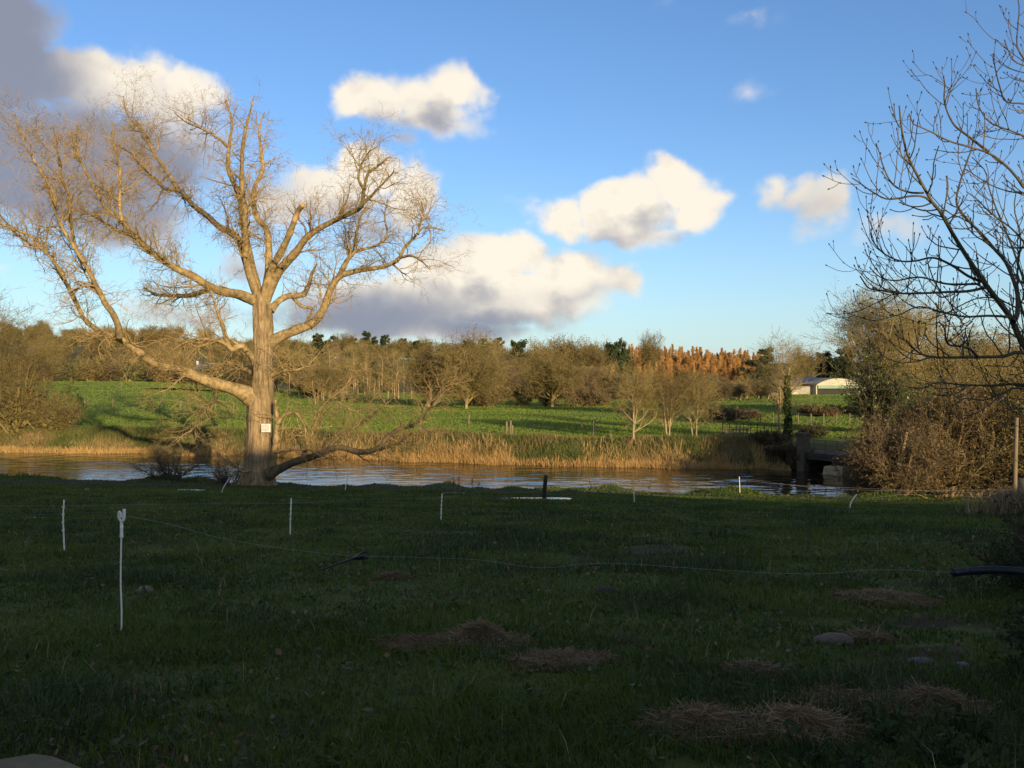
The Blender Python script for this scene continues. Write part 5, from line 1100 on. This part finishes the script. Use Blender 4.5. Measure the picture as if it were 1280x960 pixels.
for sy in (.05, WB - .05):
    for k in range(9):
        x0 = .95 + k * (Lb - 1.4) / 8; mb = MB(); mb.tubes(np.array([[(x0, sy, 0), (x0, sy, .5), (x0, sy, 1.02)]]), np.full((1, 3), .035), 7, cap=True); part('railing_post', mb, M_RAIL, br, True)
    for zr in (.35, .66, .97):
        mb = MB(); mb.tubes(np.array([[(.3, sy, zr), (Lb * .5, sy, zr), (Lb, sy, zr)]]), np.full((1, 3), .02), 6); part('rail', mb, M_RAIL, br, True)
    mb = MB()
    for k in range(int(Lb / .12)):
        x0 = .4 + k * .12; mb.tubes(np.array([[(x0, sy, .05), (x0, sy, .95)]]), np.full((1, 2), .006), 3)
    o_ = part('mesh_infill', mb, M_RAIL, br); o_['kind'] = 'stuff'

# ------------------------------------------------------------------ fences on the far side
def fence(label, pts, n_posts, H_, rails, m, name='field_fence', pr=.05, rr_=.03, square=False):
    o = resample(np.array([(p[0], p[1], 0) for p in pts]), n_posts); b = np.array([o[0, 0], o[0, 1], gz1(o[0, 0], o[0, 1])])
    t = thing(name, label, 'fence', b)
    zs = gz(o[:, 0], o[:, 1]); rel = np.stack([o[:, 0], o[:, 1], zs], 1) - b
    for q in rel:
        mb = MB()
        if square: mb.box(q + [-pr, -pr, -.1], q + [pr, pr, H_])
        else: mb.tubes(np.array([[q + [0, 0, -.1], q + [0, 0, H_ * .5], q + [.02, 0, H_]]]), np.full((1, 3), pr), 7, cap=True)
        link('post', mb.mesh('post', m, not square), t)
    for zr in rails:
        rp = resample(rel + [0, -pr - rr_, zr], max(n_posts * 3, 6)); mb = MB(); mb.tubes(rp[None], np.full((1, len(rp)), rr_), 4); link('rail', mb.mesh('rail', m), t)
    return t
def X_at(x, d): return ((x - 640) / F * d, d)
fence('short three-rail wooden fence on the bank left of the bridge', [X_at(907, 69.6), X_at(934, 69.2)], 4, .95, (.25, .55, .85), M_WOOD, 'rail_fence', .07, .055, True)
fence('dark thin estate fence running toward the bridge pier', [X_at(903, 74), X_at(940, 73), X_at(1000, 71)], 12, 1.15, (.25, .5, .75, 1.0), M_DWOOD, 'estate_fence', .03, .015)
fence('pale post fence across the foot of the barn field', [X_at(890, 95), X_at(980, 94), X_at(1062, 92)], 12, 1.1, (.6, 1.0), M_WOOD, 'post_fence', .06, .008)
fence('line of pale posts along the left meadow', [X_at(106, 128), X_at(165, 130), X_at(222, 128), X_at(292, 122)], 8, 1.25, (.7, 1.1), M_WOOD, 'post_fence', .09, .007)
for i, (x, yb, H_, lb) in enumerate(((525, 548, 1.25, 'pale wooden post above the reeds, leftmost in the meadow'), (586, 530, 1.0, 'pale wooden post in the meadow below the rounded trees'), (633, 546, 1.2, 'left post of the pair at the meadow edge'), (638, 543, 1.2, 'right post of the pair at the meadow edge'), (742, 552, 1.35, 'bright wooden post above the reeds in the centre'), (727, 540, 1.1, 'thin grey post beyond the bright wooden one'), (734, 538, 1.0, 'second thin grey post beyond the bright wooden one'), (640, 552, .9, 'short leaning post hidden in the reeds at centre'))):
    p = cast(x, yb, d0=74); t = thing('meadow_post', lb, 'fence post', p)
    mb = MB(); mb.tubes(np.array([[(0, 0, -.1), (.01, 0, H_ * .5), (.03, 0, H_)]]), np.full((1, 3), .085 if i != 5 and i != 6 else .05), 8, cap=True); link('post', mb.mesh('post', M_WOOD), t)
    mb = MB(); mb.box((-.02, -.11, H_ * .8), (.02, -.083, H_ * .84)); link('staple', mb.mesh('staple', M_STEEL, False), t)

# ------------------------------------------------------------------ farm buildings
M_CREAM = plain('cream_sheet', (.46, .41, .30), (.36, .32, .23), 1.2, .6, .15, stretch=(1, 1, .2)); M_GREEN = plain('green_sheet', (.22, .30, .19), (.17, .24, .15), 2, .6); M_GROOF = plain('grey_roof', (.09, .095, .11), (.06, .065, .075), 1.0, .55, .2)
M_DARK = plain('barn_inside', (.02, .018, .016)); M_WALLW = plain('white_render', (.75, .72, .66), (.66, .62, .55), 1.5, .8); M_SLATE = plain('slate', (.11, .11, .13), (.08, .08, .09), 3, .6, .3); M_RSTONE = plain('rubble_wall', (.26, .22, .17), (.17, .14, .11), 1.6, .9, .6)
def arch_sheet(x0, x1, y0, y1, ze, rise, n=18, over=0):
    a = np.linspace(0, 1, n + 1); X_ = x0 - over + (x1 - x0 + 2 * over) * a; Z_ = ze + rise * np.sin(a * math.pi) ** .8
    V = np.vstack([np.stack([X_, np.full(n + 1, y0 - over), Z_], 1), np.stack([X_, np.full(n + 1, y1 + over), Z_], 1), np.stack([X_, np.full(n + 1, y0 - over), Z_ + .09], 1), np.stack([X_, np.full(n + 1, y1 + over), Z_ + .09], 1)])
    m_ = n + 1; q = []
    for i in range(n): q += [(i, m_ + i, m_ + i + 1, i + 1), (2 * m_ + i, 2 * m_ + i + 1, 3 * m_ + i + 1, 3 * m_ + i), (i, i + 1, 2 * m_ + i + 1, 2 * m_ + i), (m_ + i, 3 * m_ + i, 3 * m_ + i + 1, m_ + i + 1)]
    q += [(0, 2 * m_, 3 * m_, m_), (n, m_ + n, 3 * m_ + n, 2 * m_ + n)]
    return V, q
bp = np.array([*X_at(1022, 196), 0]); bp[2] = gz1(bp[0], bp[1]); zb0 = EYE - (493 - HZ) / F * 196
barn = thing('round_roof_barn', 'cream round-roofed hay barn with a green band over its dark opening', 'barn', (bp[0], bp[1], min(bp[2], zb0)), rz=R(9))
barn.scale = (1.22, 1, 1)
hb_ = max(0, zb0 - min(bp[2], zb0)); zb = hb_
Wd, Ln = 8.2, 13.0
# local frame: gable on y=0 facing -y, x to the right, barn runs to +y
part('wall', (lambda m_: m_.box((-.2, .2, -.5), (0, Ln, zb + 2.1)) or m_)(MB()), M_CREAM, barn)
part('wall', (lambda m_: m_.box((Wd, .2, -.5), (Wd + .2, Ln, zb + 2.1)) or m_)(MB()), M_CREAM, barn)
part('wall', (lambda m_: m_.box((-.2, Ln, -.5), (Wd + .2, Ln + .2, zb + 2.1)) or m_)(MB()), M_CREAM, barn)
a = np.linspace(0, 1, 19); X_ = -.2 + (Wd + .4) * a; Z_ = zb + 2.1 + 1.45 * np.sin(a * math.pi) ** .8
Vg = np.vstack([np.stack([X_, 0 * X_, np.full(19, zb + 2.0)], 1), np.stack([X_, 0 * X_, Z_], 1), np.stack([X_, 0 * X_ + .18, np.full(19, zb + 2.0)], 1), np.stack([X_, 0 * X_ + .18, Z_], 1)])
qg = [];
for i in range(18): qg += [(i, i + 1, 20 + i, 19 + i), (38 + i, 57 + i, 58 + i, 39 + i), (i, 38 + i, 39 + i, i + 1)]
part('gable', MB().add(Vg, qg), M_CREAM, barn)
part('door_band', (lambda m_: m_.box((.1, -.05, zb + 1.30), (Wd - .1, .12, zb + 1.995)) or m_)(MB()), M_GREEN, barn)
part('opening', (lambda m_: m_.box((.1, .9, -.4), (Wd - .1, 1.0, zb + 1.29)) or m_)(MB()), M_DARK, barn)
V, q = arch_sheet(-.2, Wd + .2, 0, Ln, zb + 2.12, 1.45, over=.25); part('roof', MB().add(V, q), M_GROOF, barn, True)
# lower lean-to along the left side, cream front
mb = MB(); mb.box((-6.5, 2.0, -.8), (-.205, Ln - .5, zb + 1.75)); part('lean_to', mb, plain('weathered_sheet', (.34, .30, .22), (.24, .21, .16), 1.2, .7), barn)
mb = MB(); V = [(-6.8, 1.7, zb + 1.755), (-.21, 1.7, zb + 2.5), (-.21, Ln, zb + 2.5), (-6.8, Ln, zb + 1.755)]; V = V + [(a_, b_, c_ + .12) for a_, b_, c_ in V]
mb.add(V, [(3, 2, 1, 0), (4, 5, 6, 7), (0, 1, 5, 4), (1, 2, 6, 5), (2, 3, 7, 6), (3, 0, 4, 7)]); part('lean_to_roof', mb, M_GROOF, barn)
def gable_house(name, label, cat, base_, rz, L_, W_, H_, rise, wall, roof, wins=(), chim=0, door=None):
    t = thing(name, label, cat, base_, rz)
    V = [(0, 0, -.6), (L_, 0, -.6), (L_, W_, -.6), (0, W_, -.6), (0, 0, H_), (L_, 0, H_), (L_, W_, H_), (0, W_, H_), (0, W_ / 2, H_ + rise), (L_, W_ / 2, H_ + rise)]
    part('wall', MB().add(V, [(0, 1, 5, 4), (1, 2, 6, 5), (2, 3, 7, 6), (3, 0, 4, 7)], [(5, 6, 9), (7, 4, 8)]), wall, t)
    o = .3; k = rise / (W_ / 2)
    for s0, s1 in ((-o, W_ / 2), (W_ + o, W_ / 2)):
        z0 = H_ - o * k + .01; z1 = H_ + rise + .01; V = [(-o, s0, z0), (L_ + o, s0, z0), (L_ + o, s1, z1), (-o, s1, z1)]; V = V + [(a_, b_, c_ + .14) for a_, b_, c_ in V]
        part('roof', MB().add(V, [(3, 2, 1, 0), (4, 5, 6, 7), (0, 1, 5, 4), (1, 2, 6, 5), (2, 3, 7, 6), (3, 0, 4, 7)]), roof, t)
    for (x0, z0, w0, h0) in wins:
        f_ = part('window', (lambda m_: m_.box((x0, -.05, z0), (x0 + w0, .05, z0 + h0)) or m_)(MB()), M_WALLW if wall is not M_WALLW else M_SLATE, t)
        part('pane', (lambda m_: m_.box((x0 + .08, -.058, z0 + .08), (x0 + w0 - .08, -.053, z0 + h0 - .08)) or m_)(MB()), M_DARK, f_)
    if door: part('door', (lambda m_: m_.box((door, -.06, -.5), (door + 1, .05, 2.0)) or m_)(MB()), M_GREEN, t)
    for k_ in range(chim): x0 = .4 + k_ * (L_ - 1.4); part('chimney', (lambda m_: m_.box((x0, W_ / 2 - .35, H_ + rise - .5), (x0 + .7, W_ / 2 + .35, H_ + rise + 1.1)) or m_)(MB()), wall, t)
    return t
def base_at(x, d, dz=0): X = (x - 640) / F * d; return (X, d, gz1(X, d) + dz)
gable_house('farm_shed', 'low dark-roofed shed with pale front left of the round-roofed barn', 'shed', base_at(958, 190), R(12), 7.5, 5, 2.0, .9, M_CREAM, M_GROOF, ((1.0, .6, 2.0, 1.2),))
mb = MB(); mb.box((Wd + .205, 2.5, -.8), (Wd + 5.5, Ln - .5, zb + 1.7)); part('lean_to', mb, M_RSTONE, barn)
mb = MB(); V = [(Wd + .21, 2.2, zb + 2.5), (Wd + 5.8, 2.2, zb + 1.705), (Wd + 5.8, Ln, zb + 1.705), (Wd + .21, Ln, zb + 2.5)]; V = V + [(a_, b_, c_ + .12) for a_, b_, c_ in V]
mb.add(V, [(3, 2, 1, 0), (4, 5, 6, 7), (0, 1, 5, 4), (1, 2, 6, 5), (2, 3, 7, 6), (3, 0, 4, 7)]); part('lean_to_roof', mb, M_GROOF, barn)
gable_house('white_house', 'small white house on the hillside left of the big trunk', 'house', tuple(cast(246, 470, d0=200)), R(35), 5.2, 4.4, 2.4, 1.9, M_WALLW, M_SLATE, ((1, 1, .9, 1), (4, 1, .9, 1)), 1)
gable_house('pale_roof_house', 'pale roofed farm building glimpsed through the dark branches at right', 'house', base_at(1228, 178, 3.0), R(8), 8, 5, 2.2, 1.5, M_WALLW, plain('pale_roof', (.6, .58, .52), (.5, .48, .42), 2, .6), ((1.5, .7, .8, .9), (5, .7, .8, .9)), 0)
# ------------------------------------------------------------------ unseen building added behind the viewer, ridges shaped to shade the near field
def shade_house(name, label, x0, L_, ridge, W_=9.0, yr=-40.0, chim=2):
    g0 = gz1(x0 + L_ / 2, yr); H_ = EYE + ridge - g0 - 3.4
    return gable_house(name, label, 'house', (x0, yr - W_ / 2, g0), 0, L_, W_, H_, 3.4, M_RSTONE, M_SLATE, [(1.5 + 3.4 * k, 1, 1.1, 1.4) for k in range(int(L_ / 3.6))], chim, L_ / 2)
H1 = shade_house('shade_block', 'long unseen stone block added behind the viewer to shade the field', -6, 47, 11.6)
H2 = shade_house('shade_wing', 'lower unseen stone block added behind the viewer, shaping the shade edge at right', 41.8, 46, 8.5, chim=0)
